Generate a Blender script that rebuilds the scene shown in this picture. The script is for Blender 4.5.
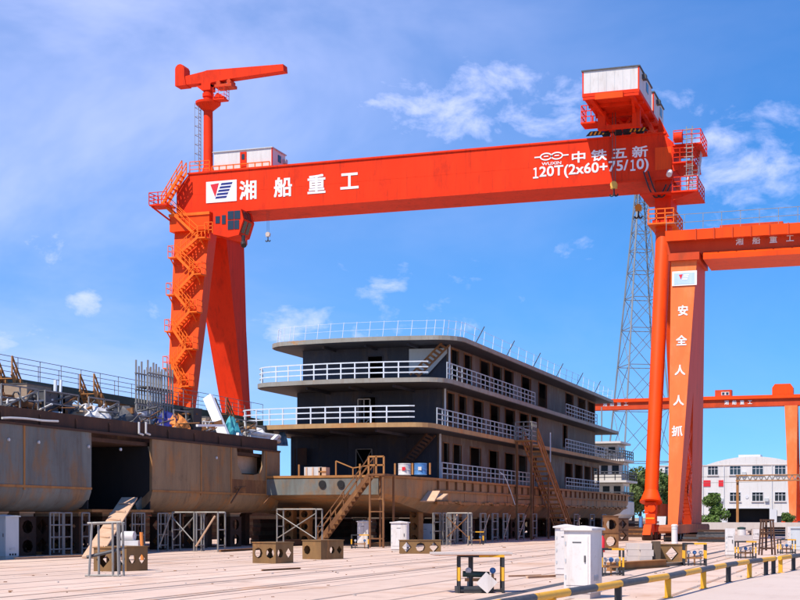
import bpy, math, random
from mathutils import Vector, Matrix
random.seed(7)
R = math.radians
for o in list(bpy.data.objects): bpy.data.objects.remove(o)
sc = bpy.context.scene
COL = sc.collection

# ------------------------------------------------------------------ camera
FPX, HOR, CAMH = 1434.0, 517.0, 1.7          # focal length in photo pixels, horizon row, eye height
YAW = math.atan2(490.0, FPX)                 # the yard's long axis (+Y) vanishes 490 px right of centre
cam = bpy.data.cameras.new('camera'); cam_o = bpy.data.objects.new('camera', cam); COL.objects.link(cam_o)
cam_o.location = (0, 0, CAMH); cam_o.rotation_euler = (R(90), 0, YAW)
cam.sensor_width = 36; cam.lens = FPX / 800 * 36; cam.shift_y = (HOR - 300) / 800
cam.clip_start = 0.5; cam.clip_end = 6000
sc.camera = cam_o
SY, CY = math.sin(YAW), math.cos(YAW)

# ------------------------------------------------------------------ sky
SUN_EL, SUN_AZ = R(55), R(201)               # azimuth clockwise from +Y
w = bpy.data.worlds.new('World'); sc.world = w; w.use_nodes = True
nt = w.node_tree; nt.nodes.clear(); N = nt.nodes.new; L = nt.links.new
out = N('ShaderNodeOutputWorld'); bg = N('ShaderNodeBackground'); bg.inputs['Strength'].default_value = 0.115
sky = N('ShaderNodeTexSky'); sky.sky_type = 'NISHITA'; sky.sun_disc = False
sky.sun_elevation = SUN_EL; sky.sun_rotation = SUN_AZ; sky.altitude = 200; sky.air_density = 1.0; sky.dust_density = 0.35; sky.ozone_density = 1.3
hs = N('ShaderNodeHueSaturation'); hs.inputs['Saturation'].default_value = 1.5; hs.inputs['Value'].default_value = 1.0
tn = N('ShaderNodeMix'); tn.data_type = 'RGBA'; tn.blend_type = 'MULTIPLY'; tn.inputs['Factor'].default_value = 1; tn.inputs['B'].default_value = (.84, 1.16, 1.38, 1)
L(sky.outputs[0], hs.inputs['Color'])
tc = N('ShaderNodeTexCoord')
def wmath(op, a, b=None, clamp=False):
    n = N('ShaderNodeMath'); n.operation = op; n.use_clamp = clamp
    for i, v in enumerate((a, b)):
        if v is None: continue
        if isinstance(v, (int, float)): n.inputs[i].default_value = v
        else: L(v, n.inputs[i])
    return n.outputs[0]
def wnoise(scale, detail, rough, stretch, dist=0.0, off=(0, 0, 0)):
    m = N('ShaderNodeMapping'); m.inputs['Scale'].default_value = stretch; m.inputs['Location'].default_value = off
    L(tc.outputs['Generated'], m.inputs['Vector'])
    n = N('ShaderNodeTexNoise'); n.inputs['Scale'].default_value = scale; n.inputs['Detail'].default_value = detail
    n.inputs['Roughness'].default_value = rough; n.inputs['Distortion'].default_value = dist
    L(m.outputs[0], n.inputs['Vector']); return n.outputs['Fac']
def ramp(src, a, b):
    n = N('ShaderNodeMapRange'); n.interpolation_type = 'SMOOTHSTEP'
    n.inputs['From Min'].default_value = a; n.inputs['From Max'].default_value = b
    L(src, n.inputs['Value']); return n.outputs[0]
lift = N('ShaderNodeVectorMath'); lift.operation = 'ADD'; lift.inputs[1].default_value = (0, 0, .10)      # deep clear blue down to the horizon
L(tc.outputs['Generated'], lift.inputs[0]); nz = N('ShaderNodeVectorMath'); nz.operation = 'NORMALIZE'; L(lift.outputs[0], nz.inputs[0]); L(nz.outputs[0], sky.inputs['Vector'])
sep = N('ShaderNodeSeparateXYZ'); L(tc.outputs['Generated'], sep.inputs[0])
az = wmath('ARCTAN2', sep.outputs['X'], sep.outputs['Y']); el = wmath('ARCSINE', sep.outputs['Z'])
def cloud_bank(px, py, wpx, hpx, gain):
    """soft elliptical bank at a compass bearing and height (read off the photo)"""
    a = (px - 400) / FPX; b = (HOR - py) / FPX; x, y = -math.sin(YAW) + a * math.cos(YAW), math.cos(YAW) + a * math.sin(YAW)
    a0 = math.atan2(x, y); e0 = math.atan(b / math.hypot(x, y))
    u = wmath('DIVIDE', wmath('SUBTRACT', az, a0), wpx / FPX); v = wmath('DIVIDE', wmath('SUBTRACT', el, e0), hpx / FPX)
    d = wmath('ADD', wmath('MULTIPLY', u, u), wmath('MULTIPLY', v, v)); return wmath('MULTIPLY', wmath('SUBTRACT', 1.0, d, True), gain)
puff = wnoise(22.0, 9, 0.60, (1, 1, 1.7), 0.25, (3.3, 1.7, 0.9))
big = wnoise(3.4, 3, 0.5, (1, 1, 2.6), 0.3, (0.35, 0.1, 0.42))
veil = wnoise(2.6, 6, 0.6, (1, 1, 2.4), 0.4, (0.0, 1.4, 0.2))
banks = None
for args in ((465, 100, 175, 62, .85), (565, 112, 95, 55, .75), (700, 100, 70, 34, .75), (745, 150, 95, 60, .85), (770, 205, 90, 60, .7), (84, 303, 30, 30, 1.0), (44, 338, 36, 26, .9), (150, 330, 30, 50, .75), (4, 344, 26, 24, .9),
             (300, 320, 70, 40, .6), (400, 300, 80, 50, .55), (585, 252, 45, 32, .6), (470, 278, 60, 34, .5), (360, 325, 150, 30, .6), (530, 290, 30, 22, .6), (335, 268, 26, 16, .6), (40, 240, 90, 60, .45)):
    b_ = cloud_bank(*args); banks = b_ if banks is None else wmath('MAXIMUM', banks, b_)
wild = wmath('MULTIPLY', ramp(big, 0.56, 0.72), wmath('GREATER_THAN', wmath('ABSOLUTE', wmath('ADD', az, YAW)), 0.36))
dens = wmath('MAXIMUM', banks, wild)
thr = wmath('ADD', puff, wmath('MULTIPLY', dens, 0.34))
cl = wmath('MULTIPLY', ramp(thr, 0.60, 0.98), wmath('MINIMUM', wmath('MULTIPLY', dens, 3.0), 1.0))
hz_ = cloud_bank(-60, 60, 860, 720, .66); hz_ = wmath('MULTIPLY', hz_, hz_)
ve = wmath('MULTIPLY', wmath('ADD', ramp(veil, 0.30, 0.80), .35), wmath('ADD', hz_, .10))
cov = wmath('MAXIMUM', wmath('MULTIPLY', cl, 0.74), ve, True)
mx = N('ShaderNodeMix'); mx.data_type = 'RGBA'
mx.inputs['B'].default_value = (6.6, 7.0, 10.4, 1)
L(cov, mx.inputs['Factor']); L(hs.outputs[0], tn.inputs['A']); L(tn.outputs['Result'], mx.inputs['A'])
L(mx.outputs['Result'], bg.inputs['Color']); L(bg.outputs[0], out.inputs['Surface'])

# ------------------------------------------------------------------ sun, exposure
sun = bpy.data.lights.new('sun', 'SUN'); sun.energy = 5.0; sun.angle = R(0.5); sun.color = (1.0, 0.90, 0.77)
sun_o = bpy.data.objects.new('sun', sun); COL.objects.link(sun_o)
SD = Vector((math.sin(SUN_AZ) * math.cos(SUN_EL), math.cos(SUN_AZ) * math.cos(SUN_EL), math.sin(SUN_EL)))
sun_o.rotation_euler = SD.to_track_quat('Z', 'Y').to_euler(); sun_o.location = SD * 200
sc.view_settings.view_transform = 'Standard'; sc.view_settings.look = 'None'
sc.view_settings.exposure = 0.28; sc.view_settings.gamma = 1.0; sc.view_settings.use_curve_mapping = False
sc.cycles.max_bounces = 6

# ------------------------------------------------------------------ photo pixel -> point on a known plane
def ray(px, py):
    a = (px - 400) / FPX; b = (HOR - py) / FPX
    return Vector((-SY + a * CY, CY + a * SY, b))
def gnd(px, py):
    d = ray(px, py); t = -CAMH / d.z; return Vector((d.x * t, d.y * t, 0))
def onX(px, py, X):
    d = ray(px, py); t = X / d.x; return Vector((X, d.y * t, CAMH + d.z * t))
def onY(px, py, Y):
    d = ray(px, py); t = Y / d.y; return Vector((d.x * t, Y, CAMH + d.z * t))
def xY(px, Y): return onY(px, 500, Y).x
def yX(px, X): return onX(px, 500, X).y

# ------------------------------------------------------------------ mesh building
class MB:
    def __init__(s): s.v = []; s.f = []; s.seen = set()
    def quad(s, *p):
        n = len(s.v); s.v += [Vector(q) for q in p]; s.f.append(tuple(range(n, n + len(p)))); return s
    def box(s, x0, x1, y0, y1, z0, z1):
        n = len(s.v)
        for z in (z0, z1): s.v += [Vector(q) for q in ((x0, y0, z), (x1, y0, z), (x1, y1, z), (x0, y1, z))]
        s.f += [tuple(n + i for i in q) for q in ((3, 2, 1, 0), (4, 5, 6, 7), (0, 1, 5, 4), (1, 2, 6, 5), (2, 3, 7, 6), (3, 0, 4, 7))]; return s
    def obox(s, c, size, rz=0.0, M=None):
        M = M or Matrix.Rotation(rz, 3, 'Z'); h = [d / 2 for d in size]; n = len(s.v); c = Vector(c)
        for z in (-h[2], h[2]):
            for x, y in ((-h[0], -h[1]), (h[0], -h[1]), (h[0], h[1]), (-h[0], h[1])): s.v.append(c + M @ Vector((x, y, z)))
        s.f += [tuple(n + i for i in q) for q in ((3, 2, 1, 0), (4, 5, 6, 7), (0, 1, 5, 4), (1, 2, 6, 5), (2, 3, 7, 6), (3, 0, 4, 7))]; return s
    def bar(s, p, q, w, h=None, up=(0, 0, 1)):
        h = h or w; p, q = Vector(p), Vector(q); d = (q - p); key = tuple(round(c, 3) for c in (*p, *q))
        if key in s.seen: return s
        s.seen.add(key)
        if d.length < 1e-6: return s
        d.normalize(); u = Vector(up)
        if abs(d.dot(u)) > .98: u = Vector((0, 1, 0))
        a = d.cross(u).normalized() * w / 2; b = a.cross(d).normalized() * h / 2; n = len(s.v)
        for e in (p, q): s.v += [e - a - b, e + a - b, e + a + b, e - a + b]
        s.f += [tuple(n + i for i in t) for t in ((3, 2, 1, 0), (4, 5, 6, 7), (0, 1, 5, 4), (1, 2, 6, 5), (2, 3, 7, 6), (3, 0, 4, 7))]; return s
    def tube(s, p, q, r, k=8, r2=None, caps=True):
        r2 = r if r2 is None else r2; p, q = Vector(p), Vector(q); d = (q - p).normalized()
        u = Vector((0, 0, 1)) if abs(d.z) < .95 else Vector((1, 0, 0))
        a = d.cross(u).normalized(); b = d.cross(a); n = len(s.v)
        for e, rr in ((p, r), (q, r2)):
            for i in range(k):
                t = 2 * math.pi * i / k; s.v.append(e + (a * math.cos(t) + b * math.sin(t)) * rr)
        for i in range(k): j = (i + 1) % k; s.f.append((n + j, n + i, n + k + i, n + k + j))
        if caps: s.f.append(tuple(n + i for i in range(k))); s.f.append(tuple(n + k + i for i in reversed(range(k))))
        return s
    def prism(s, poly, ext):
        n = len(s.v); k = len(poly); e = Vector(ext); s.v += [Vector(p) for p in poly] + [Vector(p) + e for p in poly]
        s.f.append(tuple(n + i for i in reversed(range(k)))); s.f.append(tuple(n + k + i for i in range(k)))
        for i in range(k): j = (i + 1) % k; s.f.append((n + i, n + j, n + k + j, n + k + i))
        return s
    def loft(s, rings, caps=True):
        n = len(s.v); k = len(rings[0])
        for r in rings: s.v += [Vector(p) for p in r]
        for a in range(len(rings) - 1):
            for i in range(k): j = (i + 1) % k; s.f.append((n + a * k + i, n + a * k + j, n + (a + 1) * k + j, n + (a + 1) * k + i))
        if caps: s.f.append(tuple(n + i for i in reversed(range(k)))); s.f.append(tuple(n + (len(rings) - 1) * k + i for i in range(k)))
        return s
    def lathe(s, c, prof, k=16):
        c = Vector(c); rings = [[c + Vector((r * math.cos(2 * math.pi * i / k), r * math.sin(2 * math.pi * i / k), z)) for i in range(k)] for r, z in prof]
        return s.loft(rings)
    def build(s, name, mat, parent=None, smooth=False, label=None, kind=None):
        org = Vector(ORG.get(parent.name, (0, 0, 0))) if parent else Vector((0, 0, 0))
        me = bpy.data.meshes.new(name); me.from_pydata([tuple(p - org) for p in s.v], [], s.f)
        import bmesh
        bm = bmesh.new(); bm.from_mesh(me); bmesh.ops.recalc_face_normals(bm, faces=bm.faces); bm.to_mesh(me); bm.free()
        if smooth:
            me.polygons.foreach_set('use_smooth', [True] * len(me.polygons)); me.set_sharp_from_angle(angle=R(38))
        me.materials.append(mat); o = bpy.data.objects.new(name, me); COL.objects.link(o)
        if parent: o.parent = parent; ORG[o.name] = org
        if label: o['label'] = label
        if kind: o['kind'] = kind
        return o
ORG = {}
LABELS = set()
def thing(name, label, cat, loc=(0, 0, 0), group=None):
    o = bpy.data.objects.new(name, None); COL.objects.link(o); o.location = loc; o.empty_display_size = .3
    ORG[o.name] = tuple(loc); return tag(o, label, cat, group)
def tag(o, label, cat, group=None):
    if label in LABELS: print('DUPLICATE LABEL', label)
    LABELS.add(label); o['label'] = label; o['category'] = cat
    if group: o['group'] = group
    return o
def solo(mb, name, mat, label, cat, base=None, group=None, smooth=False):
    """a thing that is one mesh, with its origin at its base"""
    vs = mb.v
    if base is None:
        zs = min(p.z for p in vs); base = Vector((sum(p.x for p in vs) / len(vs), sum(p.y for p in vs) / len(vs), zs))
    mb.v = [p - Vector(base) for p in vs]
    o = mb.build(name, mat, None, smooth); o.location = base; return tag(o, label, cat, group)
def share(src, parent, off):
    c = src.copy(); COL.objects.link(c); c.parent = parent; c.location = Vector(src.location) + Vector(off); ORG[c.name] = ORG.get(src.name, (0, 0, 0)); return c
def copy_thing(root, loc, rz, label, group=None, scale=None):
    r = root.copy(); COL.objects.link(r); r.location = loc; r.rotation_euler = (0, 0, rz)
    if scale: r.scale = scale
    tag(r, label, root['category'], group or root.get('group'))
    def rec(a, b):
        for ch in a.children:
            c = ch.copy(); COL.objects.link(c); c.parent = b; rec(ch, c)
    rec(root, r); return r
ORD = ['first', 'second', 'third', 'fourth', 'fifth', 'sixth', 'seventh', 'eighth', 'ninth', 'tenth', 'eleventh', 'twelfth', 'thirteenth', 'fourteenth', 'fifteenth', 'sixteenth', 'seventeenth', 'eighteenth', 'nineteenth', 'twentieth']

# ------------------------------------------------------------------ materials
def rgb(c): return (c[0], c[1], c[2], 1)
def material(name, c1, c2=None, scale=1.5, rough=.55, metal=0.0, c3=None, patch=(.58, .68), pscale=.9, streak=True, bump=.0, bscale=25, tint=0.0, spec=.4, run=0.0, runcol=(.10, .05, .03), stain=0.0, stain_at=(.56, .72), sscale=.8):
    m = bpy.data.materials.new(name); m.use_nodes = True; t = m.node_tree; nn = t.nodes.new; ll = t.links.new
    b = t.nodes['Principled BSDF']; b.inputs['Roughness'].default_value = rough; b.inputs['Metallic'].default_value = metal
    b.inputs['Specular IOR Level'].default_value = spec
    geo = nn('ShaderNodeNewGeometry'); mp = nn('ShaderNodeMapping'); mp.inputs['Scale'].default_value = (1, 1, .28 if streak else 1)
    ll(geo.outputs['Position'], mp.inputs['Vector'])
    n1 = nn('ShaderNodeTexNoise'); n1.inputs['Scale'].default_value = scale; n1.inputs['Detail'].default_value = 7; n1.inputs['Roughness'].default_value = .62
    ll(mp.outputs[0], n1.inputs['Vector'])
    r1 = nn('ShaderNodeMapRange'); r1.inputs['From Min'].default_value = .32; r1.inputs['From Max'].default_value = .68; ll(n1.outputs['Fac'], r1.inputs['Value'])
    x = nn('ShaderNodeMix'); x.data_type = 'RGBA'; x.inputs['A'].default_value = rgb(c1); x.inputs['B'].default_value = rgb(c2 or [k * .8 for k in c1])
    ll(r1.outputs[0], x.inputs['Factor']); col = x.outputs['Result']
    if c3:
        n2 = nn('ShaderNodeTexNoise'); n2.inputs['Scale'].default_value = pscale; n2.inputs['Detail'].default_value = 9; n2.inputs['Roughness'].default_value = .68
        mp2 = nn('ShaderNodeMapping'); mp2.inputs['Location'].default_value = (7.1, 3.3, 5.7); mp2.inputs['Scale'].default_value = (1, 1, .5 if streak else 1)
        ll(geo.outputs['Position'], mp2.inputs['Vector']); ll(mp2.outputs[0], n2.inputs['Vector'])
        r2 = nn('ShaderNodeMapRange'); r2.interpolation_type = 'SMOOTHSTEP'; r2.inputs['From Min'].default_value = patch[0]; r2.inputs['From Max'].default_value = patch[1]; ll(n2.outputs['Fac'], r2.inputs['Value'])
        y = nn('ShaderNodeMix'); y.data_type = 'RGBA'; y.inputs['B'].default_value = rgb(c3); ll(r2.outputs[0], y.inputs['Factor']); ll(col, y.inputs['A']); col = y.outputs['Result']
    def layer(col, sc3, scale, lo, hi, amount, c, off):
        mp3 = nn('ShaderNodeMapping'); mp3.inputs['Scale'].default_value = sc3; mp3.inputs['Location'].default_value = off; ll(geo.outputs['Position'], mp3.inputs['Vector'])
        n4 = nn('ShaderNodeTexNoise'); n4.inputs['Scale'].default_value = scale; n4.inputs['Detail'].default_value = 8; n4.inputs['Roughness'].default_value = .7; ll(mp3.outputs[0], n4.inputs['Vector'])
        r4 = nn('ShaderNodeMapRange'); r4.interpolation_type = 'SMOOTHSTEP'; r4.inputs['From Min'].default_value = lo; r4.inputs['From Max'].default_value = hi; r4.inputs['To Max'].default_value = amount; ll(n4.outputs['Fac'], r4.inputs['Value'])
        y4 = nn('ShaderNodeMix'); y4.data_type = 'RGBA'; y4.inputs['B'].default_value = rgb(c); ll(r4.outputs[0], y4.inputs['Factor']); ll(col, y4.inputs['A']); return y4.outputs['Result']
    if run: col = layer(col, (1, 1, .07), 2.6, .50, .74, run, runcol, (1.3, 9.1, 2.2)); col = layer(col, (1, 1, .16), 7.0, .55, .75, run * .8, runcol, (4.3, 2.1, 6.2))
    if stain: col = layer(col, (1, 1, 1), sscale, stain_at[0], stain_at[1], stain, runcol, (5.5, 1.1, 3.3)); col = layer(col, (1, .25, 1), 3.1, .52, .78, stain * .55, runcol, (2.5, 7.1, 1.3)); col = layer(col, (1, 1, 1), 22, .5, .72, stain * .3, runcol, (0, 3, 1))
    if tint:
        oi = nn('ShaderNodeObjectInfo'); hv = nn('ShaderNodeHueSaturation'); mr = nn('ShaderNodeMapRange')
        mr.inputs['To Min'].default_value = 1 - tint; mr.inputs['To Max'].default_value = 1 + tint
        ll(oi.outputs['Random'], mr.inputs['Value']); ll(mr.outputs[0], hv.inputs['Value']); ll(col, hv.inputs['Color']); col = hv.outputs[0]
    ll(col, b.inputs['Base Color'])
    if bump:
        n3 = nn('ShaderNodeTexNoise'); n3.inputs['Scale'].default_value = bscale; n3.inputs['Detail'].default_value = 5
        ll(geo.outputs['Position'], n3.inputs['Vector']); bp = nn('ShaderNodeBump'); bp.inputs['Strength'].default_value = bump; bp.inputs['Distance'].default_value = .02
        ll(n3.outputs['Fac'], bp.inputs['Height']); ll(bp.outputs[0], b.inputs['Normal'])
    return m
M = dict(
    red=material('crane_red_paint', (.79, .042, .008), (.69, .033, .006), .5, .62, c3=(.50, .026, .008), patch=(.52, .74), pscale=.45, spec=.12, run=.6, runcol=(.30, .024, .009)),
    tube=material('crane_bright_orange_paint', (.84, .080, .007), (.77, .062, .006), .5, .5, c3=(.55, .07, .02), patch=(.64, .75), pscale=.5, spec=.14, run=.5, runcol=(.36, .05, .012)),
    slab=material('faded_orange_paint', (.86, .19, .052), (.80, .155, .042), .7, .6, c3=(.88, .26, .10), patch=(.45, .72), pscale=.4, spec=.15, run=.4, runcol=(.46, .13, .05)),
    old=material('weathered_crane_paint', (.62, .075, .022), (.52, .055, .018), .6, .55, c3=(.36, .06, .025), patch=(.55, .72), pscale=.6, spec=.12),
    sill=material('dusty_sill_paint', (.46, .135, .05), (.36, .10, .04), .8, .7, c3=(.24, .08, .035), patch=(.5, .7), pscale=.9, spec=.15),
    stair=material('stair_orange_paint', (.86, .17, .018), (.78, .125, .014), 2, .6, spec=.15),
    white=material('white_panel', (.66, .64, .62), (.58, .56, .54), 1.2, .5, c3=(.46, .42, .38), patch=(.56, .78), pscale=.9, run=.4, runcol=(.30, .24, .2)),
    print=material('white_lettering', (.82, .82, .82), (.76, .76, .77), 2, .5),
    black=material('black_paint', (.018, .018, .02), (.03, .03, .032), 3, .5),
    dark=material('opening_shade', (.012, .012, .014), (.018, .017, .018), 2, .8),  # near-black that carries the shade inside openings
    glass=material('dark_glass', (.02, .028, .035), (.03, .038, .045), 1, .08, spec=.7),
    blue=material('deep_blue_paint', (.012, .02, .16), (.015, .025, .2), 3, .45),
    yellow=material('yellow_paint', (.78, .40, .02), (.70, .34, .02), 6, .55, c3=(.30, .17, .05), patch=(.6, .72), pscale=5, streak=False),
    charcoal=material('charcoal_paint', (.055, .055, .06), (.085, .085, .09), 6, .6, c3=(.17, .15, .13), patch=(.6, .75), pscale=5, streak=False),
    rust=material('rusted_steel', (.22, .092, .032), (.13, .056, .024), 1.6, .85, c3=(.34, .16, .055), patch=(.5, .7), pscale=1.1, bump=.25),
    rustdark=material('dark_rust', (.085, .038, .022), (.05, .025, .017), 1.4, .85, c3=(.14, .06, .026), patch=(.55, .75), pscale=1.0, bump=.2),
    ochre=material('ochre_rust', (.42, .19, .055), (.30, .125, .038), 2.0, .8, c3=(.22, .09, .034), patch=(.56, .7), pscale=1.4, bump=.2),
    hull_grey=material('primer_grey_steel', (.185, .20, .185), (.115, .118, .108), .9, .65, c3=(.235, .135, .065), patch=(.46, .66), pscale=.8, bump=.12, tint=.14, run=.6, runcol=(.10, .06, .035), stain=.5, sscale=.5),
    hull_brown=material('brown_primer_steel', (.31, .195, .10), (.205, .13, .068), .9, .7, c3=(.36, .155, .045), patch=(.47, .66), pscale=.9, bump=.15, tint=.14, run=.6, runcol=(.10, .055, .03), stain=.55, sscale=.6),
    hull_rust=material('rusted_hull_plate', (.36, .215, .10), (.24, .14, .068), 1.0, .75, c3=(.42, .18, .055), patch=(.46, .66), pscale=.8, bump=.2, run=.55, runcol=(.11, .055, .028), stain=.5, sscale=.6),
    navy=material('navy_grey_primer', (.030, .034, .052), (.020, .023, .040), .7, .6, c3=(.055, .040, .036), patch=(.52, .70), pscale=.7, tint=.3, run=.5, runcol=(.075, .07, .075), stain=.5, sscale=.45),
    sidewall=material('ship_side_primer', (.135, .092, .066), (.085, .064, .052), .8, .7, c3=(.155, .14, .12), patch=(.5, .66), pscale=.7, bump=.1, tint=.2, run=.6, runcol=(.07, .042, .028), stain=.5, sscale=.6),
    fascia=material('deck_edge_primer', (.30, .29, .26), (.24, .22, .18), .9, .7, c3=(.40, .20, .07), patch=(.58, .7), pscale=.5, streak=False, run=.5, runcol=(.16, .08, .035)),
    fascia2=material('deck_edge_rust', (.46, .28, .12), (.36, .21, .09), .9, .75, c3=(.44, .19, .06), patch=(.5, .68), pscale=.7, streak=False, run=.5, runcol=(.18, .075, .03)),
    rail=material('pale_rail_paint', (.66, .72, .78), (.56, .60, .64), 2, .5, c3=(.42, .36, .30), patch=(.66, .74), pscale=2),
    rail2=material('grey_blue_rail_paint', (.40, .46, .52), (.32, .36, .40), 2, .55, c3=(.30, .24, .19), patch=(.6, .72), pscale=2),
    galv=material('galvanised_tube', (.30, .29, .275), (.22, .205, .185), 4, .55, .3, c3=(.26, .15, .075), patch=(.58, .7), pscale=4),
    conc=material('yard_concrete', (.65, .485, .39), (.57, .41, .325), .5, .9, c3=(.45, .265, .165), patch=(.50, .76), pscale=.30, streak=False, bump=.25, bscale=14, tint=.07, stain=.5, stain_at=(.57, .72), sscale=.55, runcol=(.24, .155, .11)),
    road=material('road_concrete', (.58, .47, .41), (.53, .42, .36), .3, .9, c3=(.46, .34, .27), patch=(.58, .8), pscale=.3, streak=False, bump=.2, bscale=16, stain=.45, stain_at=(.56, .74), sscale=.6, runcol=(.22, .15, .11)),
    earth=material('dusty_earth', (.36, .26, .19), (.29, .21, .15), .08, .95, c3=(.22, .18, .10), patch=(.52, .68), pscale=.05, streak=False, bump=.2, bscale=6),
    railsteel=material('embedded_rail_steel', (.27, .235, .225), (.38, .24, .155), .7, .7, 0, c3=(.50, .25, .11), patch=(.52, .66), pscale=.5, streak=False),
    wood=material('bare_plank', (.60, .40, .27), (.52, .33, .21), 3, .85, streak=False),
    plank=material('weathered_plank', (.36, .27, .19), (.28, .20, .14), 3, .9, streak=False),
    cabinet=material('cabinet_white', (.70, .665, .635), (.61, .57, .54), 1.6, .5, c3=(.47, .39, .32), patch=(.55, .8), pscale=2.2, run=.5, runcol=(.30, .20, .13), stain=.3, sscale=5),
    cabgrey=material('cabinet_grey', (.50, .53, .55), (.43, .46, .48), 2, .5, c3=(.36, .34, .32), patch=(.62, .78), pscale=2),
    copper=material('valve_brass', (.45, .22, .09), (.36, .16, .06), 5, .45, .4),
    valveblue=material('valve_blue', (.06, .18, .42), (.08, .22, .45), 5, .5),
    teal=material('teal_tarp', (.05, .34, .38), (.04, .26, .32), 3, .7),
    tarp=material('pale_tarp', (.62, .62, .62), (.50, .48, .47), 2, .8),
    orange=material('orange_tarp', (.70, .24, .05), (.60, .18, .04), 3, .75),
    plaster=material('white_plaster', (.66, .645, .635), (.60, .585, .57), .12, .85, c3=(.52, .50, .48), patch=(.58, .8), pscale=.1, run=.4, runcol=(.34, .31, .28)),
    roof=material('roof_sheet', (.62, .63, .66), (.56, .57, .6), .2, .5),
    leaf=material('leaf_green', (.060, .115, .018), (.10, .16, .03), 1.2, .6, tint=.2, streak=False, spec=.3),
    leaf2=material('leaf_olive', (.085, .12, .03), (.12, .155, .045), 1.2, .6, tint=.2, streak=False, spec=.3),
    bark=material('bark', (.12, .085, .055), (.08, .055, .04), 3, .9),
    green=material('dark_green_paint', (.018, .05, .042), (.03, .06, .05), 1.5, .6, c3=(.06, .05, .04), patch=(.58, .72)),
    lattice=material('lattice_steel', (.24, .255, .27), (.17, .18, .19), 1, .5, .3),
    signred=material('sign_red', (.66, .02, .03), (.58, .02, .03), 1, .5),
    creamship=material('cream_ship_paint', (.56, .53, .49), (.48, .45, .41), .4, .6, c3=(.36, .26, .18), patch=(.6, .75), pscale=.4),
    rope=material('wire_rope', (.10, .09, .085), (.14, .13, .12), 5, .6, .4),
    hookyel=material('hook_yellow', (.72, .42, .06), (.6, .33, .05), 4, .5, c3=(.3, .18, .06), patch=(.6, .7), pscale=4),
    conblock=material('pale_concrete_block', (.56, .49, .44), (.48, .41, .37), 1.4, .9, c3=(.36, .30, .26), patch=(.58, .75), pscale=1.3, bump=.2),
)

def railing(mb, pts, h=1.0, rails=3, step=1.6, r=.03, post_r=None, z_in_pts=True):
    """posts and horizontal bars along a polyline of points at deck level"""
    pr = post_r or r
    for a, b in zip(pts, pts[1:]):
        a, b = Vector(a), Vector(b); n = max(1, round((b - a).length / step))
        for i in range(n + 1):
            p = a.lerp(b, i / n); mb.bar(p, p + Vector((0, 0, h)), pr * 2)
        for k in range(rails):
            z = Vector((0, 0, h * (k + 1) / rails)); mb.bar(a + z, b + z, r * 2)
    return mb
def text(s, size, mat, parent, name, right, up, pos, bold=.012, depth=.02, align='CENTER', sx=1.0, fit=None):
    """flat raised lettering: glyph mesh laid out along the world vectors right / up, centred at pos"""
    cu = bpy.data.curves.new('t', 'FONT'); cu.body = s; cu.size = size; cu.align_x = align; cu.align_y = 'CENTER'
    cu.extrude = depth / 2; cu.resolution_u = 3; cu.space_character = 1.0
    to = bpy.data.objects.new('t', cu); COL.objects.link(to); bpy.context.view_layer.update()
    me = bpy.data.meshes.new_from_object(to.evaluated_get(bpy.context.evaluated_depsgraph_get()))
    bpy.data.objects.remove(to)
    rt, u = Vector(right).normalized(), Vector(up).normalized(); nrm = rt.cross(u); org = Vector(ORG.get(parent.name, (0, 0, 0)))
    vs = [v.co.copy() for v in me.vertices]
    cy = (min(v.y for v in vs) + max(v.y for v in vs)) / 2; cx = (min(v.x for v in vs) + max(v.x for v in vs)) / 2
    if fit: sx = fit / (max(v.x for v in vs) - min(v.x for v in vs))
    fs = [tuple(p.vertices) for p in me.polygons]; V_ = []; F2 = []; b = bold * size     # thickened strokes: the glyph laid four times, each a hair deeper
    for k, (dx, dy) in enumerate(((-b, -b), (b, -b), (b, b), (-b, b))):
        n0 = len(V_); V_ += [tuple(Vector(pos) + rt * ((v.x - cx) * sx + dx) + u * (v.y - cy + dy) + nrm * (v.z + .003 * k) - org) for v in vs]; F2 += [tuple(n0 + q for q in f) for f in fs]
    bpy.data.meshes.remove(me); me = bpy.data.meshes.new(name); me.from_pydata(V_, [], F2); me.materials.append(mat)
    o = bpy.data.objects.new(name, me); COL.objects.link(o); o.parent = parent; ORG[o.name] = tuple(org); return o
def perf_plate(mb, o, u, v, cols, cw, ch, kinds, t):
    """a steel plate of cols square cells with a round, diamond or no hole in each, t thick along u x v"""
    o, u, v = Vector(o), Vector(u).normalized(), Vector(v).normalized(); n = u.cross(v).normalized() * t
    for c in range(cols):
        b = o + u * cw * c; kind = kinds[c % len(kinds)]
        sq = [(0, 0), (.5, 0), (1, 0), (1, .5), (1, 1), (.5, 1), (0, 1), (0, .5)]
        outer = [b + u * cw * x + v * ch * y for x, y in sq]
        if kind == 'x': mb.prism([outer[0], outer[2], outer[4], outer[6]], n); continue
        ctr = b + u * cw * .5 + v * ch * .5; inner = []
        for i, (x, y) in enumerate(sq):
            dx, dy = x - .5, y - .5
            k = (.36 / math.hypot(dx, dy)) if kind == 'o' else .36 / (abs(dx) + abs(dy))
            m = min(cw, ch); inner.append(ctr + u * dx * k * m + v * dy * k * m * (1.15 if kind == 'd' else 1.0))
        for i in range(8):
            j = (i + 1) % 8
            for s_ in (Vector((0, 0, 0)), n): mb.quad(outer[i] + s_, outer[j] + s_, inner[j] + s_, inner[i] + s_)
            mb.quad(inner[i], inner[j], inner[j] + n, inner[i] + n)
        for i, j in ((0, 2), (4, 6)): mb.quad(outer[i], outer[j], outer[j] + n, outer[i] + n)
        if c == 0: mb.quad(outer[0], outer[6], outer[6] + n, outer[0] + n)
        if c == cols - 1: mb.quad(outer[2], outer[4], outer[4] + n, outer[2] + n)
    return mb
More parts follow.
